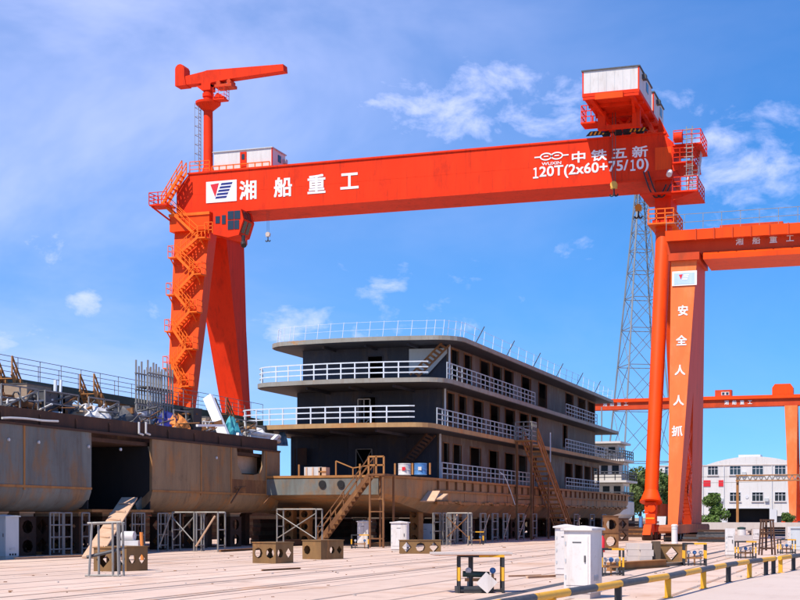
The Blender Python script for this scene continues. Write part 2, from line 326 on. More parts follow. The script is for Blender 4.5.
# ================================================================== SETTING
def structure(o): o['kind'] = 'structure'; return o
g = MB(); n = 24; S_ = 3000
for i in range(n):
    for j in range(n):
        x0, x1 = -S_ + 2 * S_ * i / n, -S_ + 2 * S_ * (i + 1) / n; y0, y1 = -1500 + 4500 * j / n, -1500 + 4500 * (j + 1) / n
        g.quad((x0, y0, -.09), (x1, y0, -.09), (x1, y1, -.09), (x0, y1, -.09))
structure(g.build('ground', M['earth']))
yard = MB().box(-80, 45, 8, 182, -.08, -.05); yard = structure(yard.build('yard_pavement', M['conc']))
X = -66.0; k = 0; YA, YB = 9.0, 181.0
steps = [1.85, 1.5, 1.7, 1.6]
while X < 40:
    wd = steps[k % 4] + random.uniform(-.06, .06)
    lo = YA
    for hi in (52 + random.uniform(-14, 14), 105 + random.uniform(-15, 15), YB):   # long bays with a cross joint here and there
        MB().box(X + .064, X + wd - .064, lo + .012, hi - .012, -.05, random.uniform(-.006, 0)).build('concrete_slab', M['conc'], yard); lo = hi
    MB().box(X - .06, X + .06, YA, YB, -.05, -.004 + .007 * (k % 2)).build('embedded_rail', M['railsteel'], yard)
    if k % 3 == 1: MB().box(X + wd * .52 - .012, X + wd * .52 + .014, YA, YB, -.02, .0025).build('score_strip', M['railsteel'], yard)
    X += wd; k += 1

# barrier posts give the edge of the road
posts = [gnd(*p) for p in ((668, 599), (703.5, 589.5), (728.5, 583), (749.5, 578.6), (766, 575.7), (773.5, 574.6))]
postsB = [gnd(780.5, 573.6), gnd(793.5, 571)]
dirn = (posts[0] - posts[2]).normalized()
left = [Vector((-4.72, 26.2, 0)), Vector((-5.05, 22.2, 0)), Vector((-5.35, 18.2, 0))]
more = [postsB[1] + Vector((.35, 2.3, 0)) * i for i in (1, 2, 3, 4)]
edge = list(reversed(left)) + posts + postsB + more
rd = MB(); e2 = [Vector((p.x + .05, p.y, 0)) for p in edge]; e2 = [Vector((-5.6, 6, 0))] + e2 + [Vector((3, 120, 0))]
for a, b in zip(e2, e2[1:]): rd.quad((a.x, a.y, .03), (40, a.y, .03), (40, b.y, .03), (b.x, b.y, .03)); rd.quad((a.x, a.y, -.06), (a.x, a.y, .03), (b.x, b.y, .03), (b.x, b.y, -.06))
structure(rd.build('road', M['road']))

# ================================================================== MAIN GANTRY CRANE
GY0, GY1, GZ0, GZ1 = 111.7, 116.5, 27.9, 31.4
mc = thing('gantry_crane', 'large red gantry crane spanning the ship, white lettering on its girder', 'crane', (-37, 113, 0))
prof = [(-58.7, 27.95), (-58.7, 30.1), (-57.5, 31.4), (-16.6, 31.4), (-15.9, 30.7), (-15.9, 27.9)]
girder = MB().prism([(x, GY0, z) for x, z in prof], (0, GY1 - GY0, 0)).build('girder', M['red'], mc)
MB().box(-57.6, -16.4, GY0 - .10, GY0 + .3, 31.38, 31.52).build('top_flange', M['red'], girder)
MB().box(-55.2, -15.95, GY0 - .07, GY0 - .003, 27.82, 27.97).build('bottom_flange', M['red'], girder)
MB().box(-17.25, -15.98, GY0 - .03, GY0 - .004, 28.6, 30.35).build('cover_plate', M['tube'], girder)
MB().box(-57.4, -16.1, GY0 - .007, GY0 - .002, 29.58, 29.64).build('weld_seam', M['red'], girder)
for i in range(1, 18):                                     # web seams
    x = -57 + i * 2.35
    if abs(x + 18) > 1: MB().box(x - .03, x + .03, GY0 - .006 - .0005 * (i % 2), GY0 - .0022, 27.98, 31.36).build('weld_seam', M['red'], girder)
# lettering
F_ = GY0 - .02
def gp(px, py, d=0): p = onY(px, py, F_ - d); return p
for ch, px, py in (('湘', 248, 190), ('船', 283, 187), ('重', 316.5, 184), ('工', 349.5, 181)):
    text(ch, 1.72, M['print'], girder, 'letter', (1, 0, 0), (0, 0, 1), gp(px, py), .022)
for ch, px, py in (('中', 578.6, 157), ('铁', 599, 155.2), ('五', 619.4, 153.4), ('新', 640, 151.6)):
    text(ch, .92, M['print'], girder, 'letter', (1, 0, 0), (0, 0, 1), gp(px, py), .024, sx=1.4)
zc = gp(591, 169.4).z
for s_, pa, pb, up_ in (('１', 533.3, 538.2, .06), ('20T(2x60+75/', 539.6, 628, 0), ('１', 630.6, 635.2, .06), ('0)', 636.8, 648.4, 0)):
    xa_, xb_ = gp(pa, 169).x, gp(pb, 169).x; text(s_, 1.12, M['print'], girder, 'capacity_lettering', (1, 0, 0), (0, 0, 1), ((xa_ + xb_) / 2, F_, zc + up_), .017, fit=xb_ - xa_)
text('WUXIN', .34, M['print'], girder, 'maker_lettering', (1, 0, 0), (0, 0, 1), gp(551.5, 163.4), .015, sx=1.35)
em = MB(); c0 = gp(551.5, 156.2)
def annulus(mb, c, rx, rz, wd, y, t=.02, k=22):
    for i in range(k):
        a, b = 2 * math.pi * i / k, 2 * math.pi * (i + 1) / k
        q = [Vector((c.x + (rx - s) * math.cos(t_), y, c.z + (rz - s) * math.sin(t_))) for t_, s in ((a, 0), (b, 0), (b, wd), (a, wd))]
        mb.prism(q, (0, -t, 0))
for s in (-1, 1):
    annulus(em, c0 + Vector((s * .44, 0, 0)), .50, .31, .10, F_)
    em.bar(c0 + Vector((s * .9, -.01, .0)), c0 + Vector((s * 1.38, -.01, .0)), .02, .1)
    em.bar(c0 + Vector((s * .62, -.01, .02)), c0 + Vector((s * .25, -.01, .02)), .02, .08)
em.build('ring_emblem', M['print'], girder)
# company plate: white board, red wedge, five dark bars
a, b = gp(206.3, 203.3), gp(236.7, 179.6)
plate = MB().box(a.x, b.x, GY0 - .05, GY0 - .005, a.z, b.z).build('logo_plate', M['print'], girder)
W_, H_ = b.x - a.x, b.z - a.z
def lp(u, v): return Vector((a.x + W_ * u, GY0 - .052, a.z + H_ * v))
MB().prism([lp(.14, .86), lp(.42, .90), lp(.30, .26)], (0, -.02, 0)).build('red_wedge', M['signred'], plate)
for i in range(5):
    v0 = .80 - i * .155; u0 = .48 - i * .045; u1 = .84 - i * .045
    MB().prism([lp(u0, v0), lp(u1, v0 + .01), lp(u1 + .03, v0 + .10), lp(u0 + .03, v0 + .09)], (0, -.02, 0)).build('blue_bar', M['blue'], plate)
# ---- left A-shaped leg
def ring(x0, x1, y0, y1, z): return [(x0, y0, z), (x1, y0, z), (x1, y1, z), (x0, y1, z)]
def nearY(z): return 111.3 - (25.8 - z) * .205
def legX(z): t = (z - 10.7) / 15.1; return -57.8 - .9 * t, -55.6 + .2 * t
r_ = []
for z in (1.9, 10.7, 18.7, 26.4):
    x0, x1 = legX(z); y0 = nearY(z); r_.append(ring(x0, x1, y0, y0 + 1.0 + max(0, z - 10.7) * .03, z))
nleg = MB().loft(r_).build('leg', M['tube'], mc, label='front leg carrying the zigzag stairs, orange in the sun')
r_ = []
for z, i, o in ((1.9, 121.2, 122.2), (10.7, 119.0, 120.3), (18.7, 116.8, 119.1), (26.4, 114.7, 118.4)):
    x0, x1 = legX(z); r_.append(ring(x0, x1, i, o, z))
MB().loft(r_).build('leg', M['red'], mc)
MB().box(-58.95, -55.15, 110.9, 118.6, 26.35, 27.88).build('leg_head', M['tube'], mc)
MB().box(-59.0, -55.1, 110.8, 111.0, 27.62, 27.86).build('head_lip', M['stair'], mc)
MB().box(-57.4, -55.6, 104.2, 124.0, 1.0, 2.2).build('sill_beam', M['old'], mc)
def bogie(x, y, parent, mat, n=2, r=.34, top=1.0):
    bg_ = MB().prism([(x - .28, y - 1.3, r + .1), (x - .28, y + 1.3, r + .1), (x - .28, y + .6, top), (x - .28, y - .6, top)], (.56, 0, 0)).build('bogie', mat, parent)
    for s in (-1, 1): MB().tube((x - .36, y + s * .8, r), (x + .36, y + s * .8, r), r, 14).build('wheel', M['rustdark'], bg_)
for y in (105.7, 109.2, 119.0, 122.5): bogie(-56.5, y, mc, M['old'])
for z in (8.0, 13.2, 18.4, 23.4):
    x0, x1 = legX(z); y0 = nearY(z); MB().box(x0 - .012, x1 + .012, y0 - .012, y0 + 1.0, z, z + .05).build('plate_seam', M['tube'], mc)
# ---- zigzag stairs on the leg's front face
def stair_flight(mb, p, q, wv, steps=8, rail=.9, tread=.24, both=True, rr=.03, th=.04):
    p, q, wv = Vector(p), Vector(q), Vector(wv); d = q - p; hd = Vector((d.x, d.y, 0)).normalized()
    for s in (0, 1): mb.bar(p + wv * s, q + wv * s, .06, .22)
    for i in range(1, steps): c = p.lerp(q, i / steps); mb.bar(c, c + wv, th, tread, up=hd)
    for s in ((0, 1) if both else (1,)):
        for hgt in (rail, rail * .55): mb.bar(p + wv * s + Vector((0, 0, hgt)), q + wv * s + Vector((0, 0, hgt)), rr * 2)
        for i in range(0, 5): c = p.lerp(q, i / 4) + wv * s; mb.bar(c, c + Vector((0, 0, rail)), rr * 2)
    return mb
zt = 27.9; side = 1
st = MB(); lv = [28.6, 25.6, 24.0, 22.4, 20.7, 19.1, 17.5, 15.9, 14.3, 12.7, 11.0, 9.4, 7.8, 6.2]
for i, (za, zb) in enumerate(zip(lv, lv[1:])):
    xl, xr = legX(za); xa, xb = (xl + .85, xr - .55) if i % 2 == 0 else (xr - .55, xl + .85)
    if i == 0: xa = xl - .5
    ya = nearY(za) - 1.0; yb = nearY(zb) - 1.0
    f = stair_flight(MB(), (xa, ya, za), (xb, yb, zb), (0, .75, 0), 7, rr=.024)
    f.build('stair_flight', M['stair'], mc)
    pl = MB(); px0, px1 = (xb, xb + .7) if i % 2 == 0 else (xb - .75, xb)
    pl.box(px0, px1, yb - .05, nearY(zb) + .05, zb - .12, zb - .02)
    railing(pl, [(px0, yb, zb), (px1, yb, zb)], .95, 2, .5, .022)
    e = px1 if i % 2 == 0 else px0; railing(pl, [(e, yb, zb), (e, yb + .9, zb)], .95, 2, .9, .022)
    pl.bar((px0 + .2, nearY(zb) + .1, zb - .9), (px0 + .2, yb, zb - .1), .08); pl.build('stair_landing', M['stair'], mc)
up = MB(); up.box(-60.4, -58.7, 109.9, 111.6, 28.5, 28.62); railing(up, [(-60.4, 109.9, 28.62), (-58.7, 109.9, 28.62)], 1, 3, .7, .03); railing(up, [(-60.4, 111.6, 28.62), (-60.4, 109.9, 28.62)], 1, 3, .7, .03)
up.bar((-60.3, 110.2, 28.5), (-58.75, 111, 27.2), .14); up.build('corner_platform', M['red'], mc)
stair_flight(MB(), (-59.6, 110.6, 28.6), (-57.6, 110.6, 31.45), (0, .8, 0), 8, rr=.035).build('stair_flight', M['stair'], mc)
railing(MB(), [(-57.5, 111.85, 31.5), (-55.6, 111.85, 31.5)], 1.0, 3, .8, .03).build('railing', M['stair'], mc)
# ---- driver's cab
cb = MB(); cb.prism([(x, 110.5, z) for x, z in ((-54.6, 25.8), (-54.6, 27.8), (-52.0, 27.8), (-51.75, 26.9), (-52.2, 25.6), (-53.2, 25.45))], (0, 2.2, 0))
cab = cb.build('driver_cab', M['red'], mc)
for x0, x1, z0, z1 in ((-54.35, -53.95, 26.7, 27.3), (-53.75, -53.4, 26.6, 27.35), (-53.2, -52.65, 26.95, 27.65), (-52.6, -52.05, 26.95, 27.65), (-53.2, -52.65, 26.1, 26.85), (-52.6, -52.15, 26.1, 26.85)):
    MB().box(x0, x1, 110.46, 110.52, z0, z1).build('pane', M['glass'], cab)
for y in (110.7, 111.5): MB().bar((-51.88, y + .33, 27.66), (-51.74, y + .33, 26.98), .6, .03, up=(1, 0, 0)).build('pane', M['glass'], cab); MB().bar((-51.76, y + .33, 26.8), (-52.1, y + .33, 25.85), .6, .03, up=(1, 0, 0)).build('pane', M['glass'], cab)
railing(MB(), [(-55.4, 110.5, 25.9), (-54.65, 110.5, 25.9)], .95, 3, .4, .03).build('railing', M['stair'], mc)
MB().tube((-51.95, 110.9, 25.6), (-51.95, 110.9, 24.9), .16, 10).tube((-51.95, 110.9, 24.95), (-51.8, 110.7, 24.7), .24, 10).build('floodlight', M['black'], mc)
# ---- machinery house on the girder
mh = MB().box(-55.35, -49.9, 112.2, 115.1, 31.62, 33.2).build('machinery_house', M['white'], mc)
MB().box(-55.45, -49.8, 112.1, 115.2, 33.2, 33.28).build('roof_edge', M['cabgrey'], mh)
dr = MB().box(-52.85, -52.25, 112.14, 112.22, 31.65, 33.05).build('door', M['red'], mh)
MB().box(-52.68, -52.42, 112.11, 112.145, 32.4, 32.85).build('door_window', M['glass'], dr)
MB().box(-49.92, -49.86, 113.5, 114.1, 32.3, 32.9).build('window', M['glass'], mh)
MB().box(-49.9, -49.6, 114.5, 114.95, 32.4, 32.75).build('air_conditioner', M['cabgrey'], mh)
MB().box(-49.92, -49.85, 112.16, 112.28, 31.6, 33.2).build('corner_post', M['red'], mh)
railing(MB().box(-55.4, -49.8, 111.9, 115.2, 31.5, 31.62), [(-55.4, 111.95, 31.62), (-50, 111.95, 31.62)], .35, 1, .7, .04).build('support_deck', M['stair'], mc)
# ---- right hinged leg: two leaning tubes
PX = -16.7
for s, yf, yt in ((-1, 106.2, 112.6), (1, 121.6, 114.9)):
    lt = MB().tube((PX, yf, 2.9), (PX, yt, 24.6), .50, 24, .60).build('tube_leg', M['tube'], mc, True)
    dz = (Vector((PX, yt, 24.6)) - Vector((PX, yf, 2.9))).normalized(); b0 = Vector((PX, yf, 2.9))
    MB().tube(b0, b0 + dz * .75, .78, 24, .52).tube(b0 - dz * .12, b0, .82, 24).build('base_cone', M['tube'], lt, True)
    MB().tube(Vector((PX, yt, 24.6)) - dz * .9, Vector((PX, yt, 24.6)), .66, 24).build('top_collar', M['tube'], lt, True)
    kn = MB().box(PX - .42, PX + .42, yf - .35, yf + .35, 1.95, 2.8).build('foot_block', M['tube'], mc)
    MB().tube((PX + .1, yf - .36, 2.35), (PX + .1, yf - .5, 2.35), .30, 16).build('pin_plate', M['tube'], kn, True)
    MB().box(PX - .33, PX + .38, yf - .5, yf + .5, 1.2, 1.93).build('equaliser_beam', M['tube'], mc)
    MB().box(PX - .30, PX + .32, yf - .53, yf - .50, 1.55, 1.66).build('stripe', M['yellow'], mc)
    bogie(PX, yf - .9, mc, M['tube'], r=.3, top=1.15); bogie(PX, yf + 1.5, mc, M['tube'], r=.3, top=1.15)
    MB().tube((PX - .55, yf - 1.2, .95), (PX - .55, yf - 1.2, 1.75), .14, 10).build('drive_motor', M['valveblue'], mc, True)
MB().box(PX - .75, PX + .75, 111.6, 115.9, 24.5, 24.75).build('neck_flange', M['red'], mc)
MB().box(PX - .62, PX + .62, 112.0, 115.4, 24.75, 27.88).build('neck', M['red'], mc)
sb = MB().prism([(PX - .45, y, z) for y, z in ((107.4, 1.95), (107.4, 2.7), (124.2, 2.7), (125.0, 2.45), (125.0, 2.1), (124.4, 1.75), (108, 1.75))], (.95, 0, 0)).build('sill_beam', M['sill'], mc)
np_ = MB().box(-17.75, -15.7, 111.1, 116.2, 24.3, 24.42); railing(np_, [(-17.7, 111.15, 24.42), (-15.75, 111.15, 24.42)], 1.05, 3, .65, .04); railing(np_, [(-15.75, 111.15, 24.42), (-15.75, 116.1, 24.42)], 1.05, 3, 1, .04)
np_.build('neck_platform', M['stair'], mc)
# platforms and caged ladder at the right end
for z, x0, x1, y0 in ((26.6, -18.3, -13.9, 110.9), (28.9, -15.85, -14.2, 111.2), (30.3, -15.85, -13.7, 111.4)):
    p = MB().box(x0, x1, y0, 115.6, z, z + .12); railing(p, [(max(x0, -15.8), y0 + .05, z + .12), (x1 - .05, y0 + .05, z + .12)], 1.05, 3, .6, .028); railing(p, [(x1 - .05, y0 + .05, z + .12), (x1 - .05, 115.5, z + .12)], 1.05, 3, 1.0, .028)
    p.prism([(-15.9, y0 + .3, z - .55), (-15.9, y0 + .3, z), (x1 - .2, y0 + .3, z)], (0, .12, 0)); p.build('end_platform', M['red'], mc)
ld = MB()
for dx in (0, .45): ld.bar((-14.75 + dx, 111.0, 26.7), (-14.75 + dx, 111.0, 31.6), .06)
for i in range(16): ld.bar((-14.75, 111.0, 26.9 + i * .3), (-14.3, 111.0, 26.9 + i * .3), .04)
for i in range(6): ld.tube((-14.9, 110.75, 27.8 + i * .7), (-14.15, 110.75, 27.8 + i * .7), .025, 6)
ld.build('ladder', M['galv'], mc)
stair_flight(MB(), (-14.0, 111.4, 26.7), (-14.0, 114.4, 30.3), (-.7, 0, 0), 9, rr=.03).build('stair_flight', M['white'], mc)
MB().prism([(-17.2, 112.6, 31.4), (-16.3, 112.6, 31.4), (-17.1, 112.6, 33.0)], (0, .2, 0)).build('end_stop', M['red'], mc)
MB().tube((-15.7, 111.3, 30.9), (-15.1, 111.3, 30.9), .42, 12).build('cable_reel', M['red'], mc, True)
for i in range(2):                                          # hanging cables beside the neck
    a = Vector((-18.1 + i * .35, 111.4, 28.5)); c = MB(); pr = a
    for j in range(1, 9): q = a + Vector((.22 * j, 0, -1.5 * math.sin(j / 8 * math.pi) - .14 * j)); c.tube(pr, q, .06, 6); pr = q
    c.build('hanging_cable', M['black'], mc, True)
fl = MB().tube((-16.0, 110.9, 28.2), (-16.0, 110.5, 27.9), .22, 10).build('floodlight', M['white'], mc)
def hook(c, parent, zt, s=1.0, mt=None):
    c = Vector(c); h = MB().obox(c, (.62 * s, .34 * s, .55 * s)).tube(c + Vector((0, -.2 * s, .1 * s)), c + Vector((0, .2 * s, .1 * s)), .36 * s, 14)
    hb = h.build('hook_block', mt or M['hookyel'], parent)
    hk = MB(); pr = c + Vector((0, 0, -.25 * s))
    hk.tube(pr, pr + Vector((0, 0, -.4 * s)), .08 * s, 8)
    for sg in (-1, 1):
        p = pr + Vector((0, 0, -.4 * s))
        for t in range(1, 8): a = t / 7 * 2.6; q = pr + Vector((sg * .22 * s * (1 - math.cos(a)), 0, -.4 * s - .36 * s * math.sin(a))); hk.tube(p, q, .085 * s, 8); p = q
    hk.build('hook', M['black'], hb)
    rp = MB()
    for dx in (-.14, .14): rp.tube(c + Vector((dx * s, 0, .3 * s)), (c.x + dx * s, c.y, zt), .03 if s > .6 else .012, 6)
    rp.build('wire_rope', M['rope'], hb)
p = onY(268, 235, 112.6); hook(p, mc, 27.88, .55, M['conblock'])

# ================================================================== TROLLEY ON THE MAIN GIRDER
tr = thing('crane_trolley', 'red hoist trolley with two white cabins riding on the red girder', 'trolley', (-19.7, 113, GZ1))
tx0, tx1 = -21.9, -17.6
MB().box(tx0, tx1, 106.4, 118.6, 33.25, 33.5).build('platform', M['red'], tr)
for x in (tx0 + .5, tx1 - .75): MB().box(x, x + .3, 106.45, 118.5, 32.98, 33.22).build('main_beam', M['red'], tr)
for y in (106.42, 108.6, 111.5, 114, 116.4, 118.2): MB().box(tx0 + .05, tx1 - .05, y, y + .22, 33.03, 33.24).build('cross_beam', M['red'], tr)
MB().box(tx0 + 1.0, tx1 - 1.2, 106.28, 106.42, 32.95, 33.4).build('front_fascia', M['tube'], tr)
for x in (tx0 + 1.0, tx1 - 1.5):
    for y in (111.9, 115.9): MB().box(x, x + .55, y, y + .5, 31.95, 33.02).build('trolley_post', M['red'], tr)
pa, pb = xY(597.5, 109.8), xY(640, 109.8)
for x in (pa, pb - .6): MB().box(x, x + .6, 109.8, 110.25, 31.62, 33.02).build('portal_post', M['red'], tr); MB().bar((x + .3, 110.2, 31.8), (x + .3, 112.0, 32.2), .3).build('portal_link', M['red'], tr)
MB().box(pa + .604, pb - .604, 109.82, 110.23, 31.62, 31.92).build('portal_beam', M['red'], tr)
MB().bar((tx0 + 1.6, 112.2, 33.0), (tx0 + 2.5, 112.2, 32.1), .18).bar((tx1 - 1.6, 112.2, 33.0), (tx1 - 2.3, 112.2, 32.1), .18).build('brace', M['red'], tr)
MB().bar((tx0 + .7, 107.6, 33.1), (tx0 + 1.25, 111.9, 32.4), .2).build('strut', M['red'], tr); MB().bar((tx1 - .7, 107.6, 33.1), (tx1 - 1.2, 111.9, 32.4), .2).build('strut', M['red'], tr)
for x in (tx0 + .75, tx0 + 1.7, tx1 - 1.9, tx1 - .9):
    for y in (112.1, 116.1): MB().tube((x, y - .12, 31.86), (x, y + .12, 31.86), .33, 16).build('wheel', M['black'], tr, True)
for x in (xY(597, 111.86), xY(637, 111.86)):
    gd = MB().prism([(x - .9, 111.86, 31.75), (x + .9, 111.86, 31.75), (x + .55, 111.86, 32.1), (x - .55, 111.86, 32.1)], (0, .06, 0)).build('wheel_guard', M['black'], tr)
    for i in range(4): u = x - .6 + i * .33; MB().prism([(u, 111.85, 31.78), (u + .14, 111.85, 31.78), (u + .28, 111.85, 32.05), (u + .14, 111.85, 32.05)], (0, -.015, 0)).build('hazard_stripe', M['yellow'], gd)
for x in (tx0 + .62, tx1 - 1.0): MB().tube((x, 111.7, 31.9), (x, 111.7, 32.75), .13, 10).build('motor', M['blue'], tr, True)
for i, (y0, y1) in enumerate(((106.45, 112.3), (113.4, 118.5))):
    x1 = tx1 - .02; c = MB().box(tx0 + .03, x1, y0, y1, 33.5, 35.15).build('cabin', M['white'], tr)
    MB().box(tx0 - .05, x1 + .08, y0 - .08, y1 + .08, 35.15, 35.25).build('roof_edge', M['charcoal'], c)
    for x in (tx0 + .01, x1 - .09): MB().box(x, x + .10, y0 - .02, y0 + .08, 33.5, 35.14).build('corner_post', M['red'], c)
    for k_ in range(1, 7): xx = tx0 + (x1 - tx0) * k_ / 7; MB().box(xx - .012, xx + .012, y0 - .012, y0 - .001, 33.55, 35.1).build('panel_joint', M['cabgrey'], c)
    MB().box(x1 - .01, x1 + .03, y0 + 3.2, y0 + 4.2, 34.2, 34.9).build('window', M['glass'], c)
    MB().box(x1, x1 + .3, y0 + 1.3, y0 + 1.9, 34.6, 34.95).build('lamp', M['charcoal'], c)
bp = MB().box(tx0 - .9, tx0 + .4, 110.2, 111.9, 32.3, 32.42); railing(bp, [(tx0 - .85, 110.25, 32.42), (tx0 + .3, 110.25, 32.42)], 1.3, 3, .45, .03); railing(bp, [(tx0 - .85, 110.25, 32.42), (tx0 - .85, 111.9, 32.42)], 1.3, 3, .6, .03); bp.bar((tx0 - .2, 111.5, 33.2), (tx0 - .2, 111.5, 32.4), .12).build('inspection_basket', M['red'], tr)
for i, p in enumerate((onY(614, 186, 111.05), onY(638.5, 208.5, 117.6))): hook(p, tr, 33.2, .78)

# ================================================================== JIB CRANE ON TOP
jb = thing('jib_crane', 'small red jib crane standing on the left end of the girder', 'crane', (-56.4, 113.2, GZ1))
jx, jy = -56.4, 113.2
MB().lathe((jx, jy, 0), [(.75, 31.4), (.55, 31.9), (.42, 32.3), (.40, 38.0)], 18).build('mast', M['red'], jb, True)
MB().lathe((jx, jy, 0), [(.45, 37.2), (1.1, 37.75), (1.12, 37.95), (.45, 38.0)], 20).build('collar_platform', M['red'], jb, True)
MB().lathe((jx, jy, 0), [(.42, 38.0), (.42, 38.35), (.5, 38.4), (.5, 38.7), (.42, 38.75), (.42, 39.2)], 18).build('slewing_ring', M['red'], jb, True)
MB().prism([(jx - .9, jy - .5, 39.3), (jx - .4, jy - .5, 38.9), (jx + .45, jy - .5, 38.9), (jx + .45, jy - .5, 39.4)], (0, 1, 0)).build('slew_bracket', M['red'], jb)
za = lambda x: 0
MB().prism([(x, jy - .45, z) for x, z in ((jx - 2.85, 39.55), (jx - 2.85, 40.2), (jx - .2, 40.55), (jx + .1, 40.62), (jx + 7.3, 40.42), (jx + 7.35, 39.85), (jx + 2.0, 39.65), (jx + .45, 39.5), (jx + .45, 39.2), (jx - .45, 39.2), (jx - .45, 39.55))], (0, .9, 0)).build('jib_arm', M['red'], jb)
cw = [(jx - 2.95, 39.5), (jx - 2.95, 41.0)] + [(jx - 2.5 + .45 * math.cos(t), 40.95 + .45 * math.sin(t)) for t in (2.6, 2.0, 1.4, .8, .2)] + [(jx - 2.05, 40.3), (jx - 1.9, 39.5)]
MB().prism([(x, jy - .55, z) for x, z in cw], (0, 1.1, 0)).build('counterweight', M['red'], jb)
ht = MB().box(jx + .9, jx + 2.5, jy - .6, jy + .6, 39.0, 39.25); ht.tube((jx + 1.2, jy - .5, 39.4), (jx + 1.2, jy + .5, 39.4), .2, 10).tube((jx + 2.2, jy - .5, 39.45), (jx + 2.2, jy + .5, 39.45), .2, 10).bar((jx + .95, jy, 39.2), (jx + .95, jy, 39.7), .1).build('hoist', M['old'], jb)
wp = MB().obox((jx + 1.45, jy - .4, 37.9), (1.0, .9, .12)); railing(wp, [(jx + .9, jy - .85, 37.95), (jx + 1.95, jy - .85, 37.95), (jx + 1.95, jy + .1, 37.95)], 1.0, 3, .5, .018); wp.prism([(jx + .6, jy - .7, 37.8), (jx + 1.2, jy - .7, 38.5), (jx + 1.9, jy - .7, 38.1)], (0, .5, 0)).build('work_platform', M['red'], jb)
ll_ = MB()
for dy in (0, .4): ll_.bar((jx - .62, jy - .6 + dy, 31.5), (jx - .62, jy - .6 + dy, 37.8), .05)
for i in range(20): ll_.bar((jx - .62, jy - .6, 31.8 + i * .3), (jx - .62, jy - .2, 31.8 + i * .3), .035)
for i in range(7): ll_.bar((jx - .95, jy - .7, 32.6 + i * .8), (jx - .95, jy - .1, 32.6 + i * .8), .035).bar((jx - .62, jy - .7, 32.6 + i * .8), (jx - .95, jy - .7, 32.6 + i * .8), .035)
ll_.bar((jx - .95, jy - .7, 32.4), (jx - .95, jy - .7, 37.8), .03); ll_.build('caged_ladder', M['galv'], jb)

# ================================================================== SECOND GANTRY CRANE (right)
c2 = thing('gantry_crane', 'orange gantry crane at the right with a tapered lettered leg', 'crane', (-14.3, 107, 0))
XR = 24
gi = MB().prism([(-15.3, y, z) for y, z in ((104.2, 21.62), (104.2, 22.3), (109.6, 22.3), (109.6, 20.75), (104.95, 20.75), (104.95, 21.62))], (XR + 15.3, 0, 0)).build('girder', M['old'], c2)
MB().box(-15.35, XR + .05, 104.12, 104.19, 21.6, 22.34).build('top_band', M['tube'], gi)
MB().prism([(-12.7, y, z) for y, z in ((104.45, 20.55), (104.75, 20.74), (109.5, 20.74), (109.5, 20.2), (104.45, 20.2))], (XR + 12.7, 0, 0)).build('bottom_flange', M['tube'], gi)
for i in range(12): x = -13.2 + i * 1.28; MB().box(x, x + .08, 104.02, 104.118, 21.55, 22.36).build('bracket', M['old'], gi)
railing(MB(), [(-15.3, 104.3, 22.34), (XR, 104.3, 22.34)], 1.15, 2, 1.3, .018).build('railing', M['galv'], gi)
MB().box(-11.6, -7.2, 105.2, 107.0, 22.3, 22.72).build('cable_tray', M['old'], gi)
for ch, px, py in (('湘', 739.5, 241.2), ('船', 756.3, 240.2), ('重', 773.3, 239.2), ('工', 790, 238.2)):
    text(ch, .56, M['print'], gi, 'letter', (1, 0, 0), (0, 0, 1), onY(px, py, 104.93), .02)
def slabF(z): t = (z - 1.15) / 19.05; return 103.0 + 1.6 * t, -14.3 + 1.14 * t, t
def slab_ring(z, yr, yf=None): f, xr, t = slabF(z); return ring(-15.0, xr, f if yf is None else yf, yr, z)
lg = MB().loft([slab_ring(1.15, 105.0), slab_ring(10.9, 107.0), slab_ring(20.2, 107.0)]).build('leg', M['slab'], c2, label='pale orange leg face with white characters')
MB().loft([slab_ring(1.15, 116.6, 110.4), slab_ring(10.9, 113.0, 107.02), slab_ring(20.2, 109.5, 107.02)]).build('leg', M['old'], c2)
MB().box(-15.15, -12.95, 104.3, 109.55, 20.2, 20.74).build('leg_head', M['old'], c2)
sd = MB()                                                   # side plates of the lettered leg: unfaded red, with shade put into its tone
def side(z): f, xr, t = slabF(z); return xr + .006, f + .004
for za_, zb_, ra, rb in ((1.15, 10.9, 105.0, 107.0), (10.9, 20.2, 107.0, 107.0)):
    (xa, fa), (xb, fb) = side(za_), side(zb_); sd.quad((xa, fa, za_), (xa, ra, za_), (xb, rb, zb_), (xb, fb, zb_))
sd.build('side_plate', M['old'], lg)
nrm = Vector((0, -1, (1.6 / 19.05))).normalized(); upv = Vector((0, 1.6 / 19.05, 1)).normalized()
def onslab(px, py):
    z = 10
    for _ in range(12): f = slabF(z)[0] - .02; p = onY(px, py, f); z = p.z
    return p
for ch, px, py in (('安', 683, 310.5), ('全', 681.5, 340.3), ('人', 680, 370), ('人', 678.6, 400.3), ('抓', 677.2, 431)):
    text(ch, .78, M['print'], lg, 'character', (1, 0, 0), upv, onslab(px, py), .022)
a, b = onslab(672.2, 286.2), onslab(697, 270.5); fy = min(a.y, b.y) - .02
bd = MB().quad((a.x, a.y - .02, a.z), (b.x, a.y - .02, a.z), (b.x, b.y - .02, b.z), (a.x, b.y - .02, b.z)); bd.v += [v + Vector((0, -.05, 0)) for v in bd.v]; bd.f = [(0, 1, 2, 3), (4, 5, 6, 7), (0, 1, 5, 4), (1, 2, 6, 5), (2, 3, 7, 6), (3, 0, 4, 7)]
sg = bd.build('sign_board', M['print'], lg)
sgm = material('sign_pale_blue', (.36, .50, .74), (.44, .57, .78), 4, .6)
def sp(u, v, d): return Vector((a.x + (b.x - a.x) * u, a.y + (b.y - a.y) * v - .07 - d, a.z + (b.z - a.z) * v))
MB().prism([sp(.07, .08, .004), sp(.92, .08, .004), sp(.92, .88, .004), sp(.07, .88, .004)], (0, -.01, 0)).build('sign_field', sgm, sg)
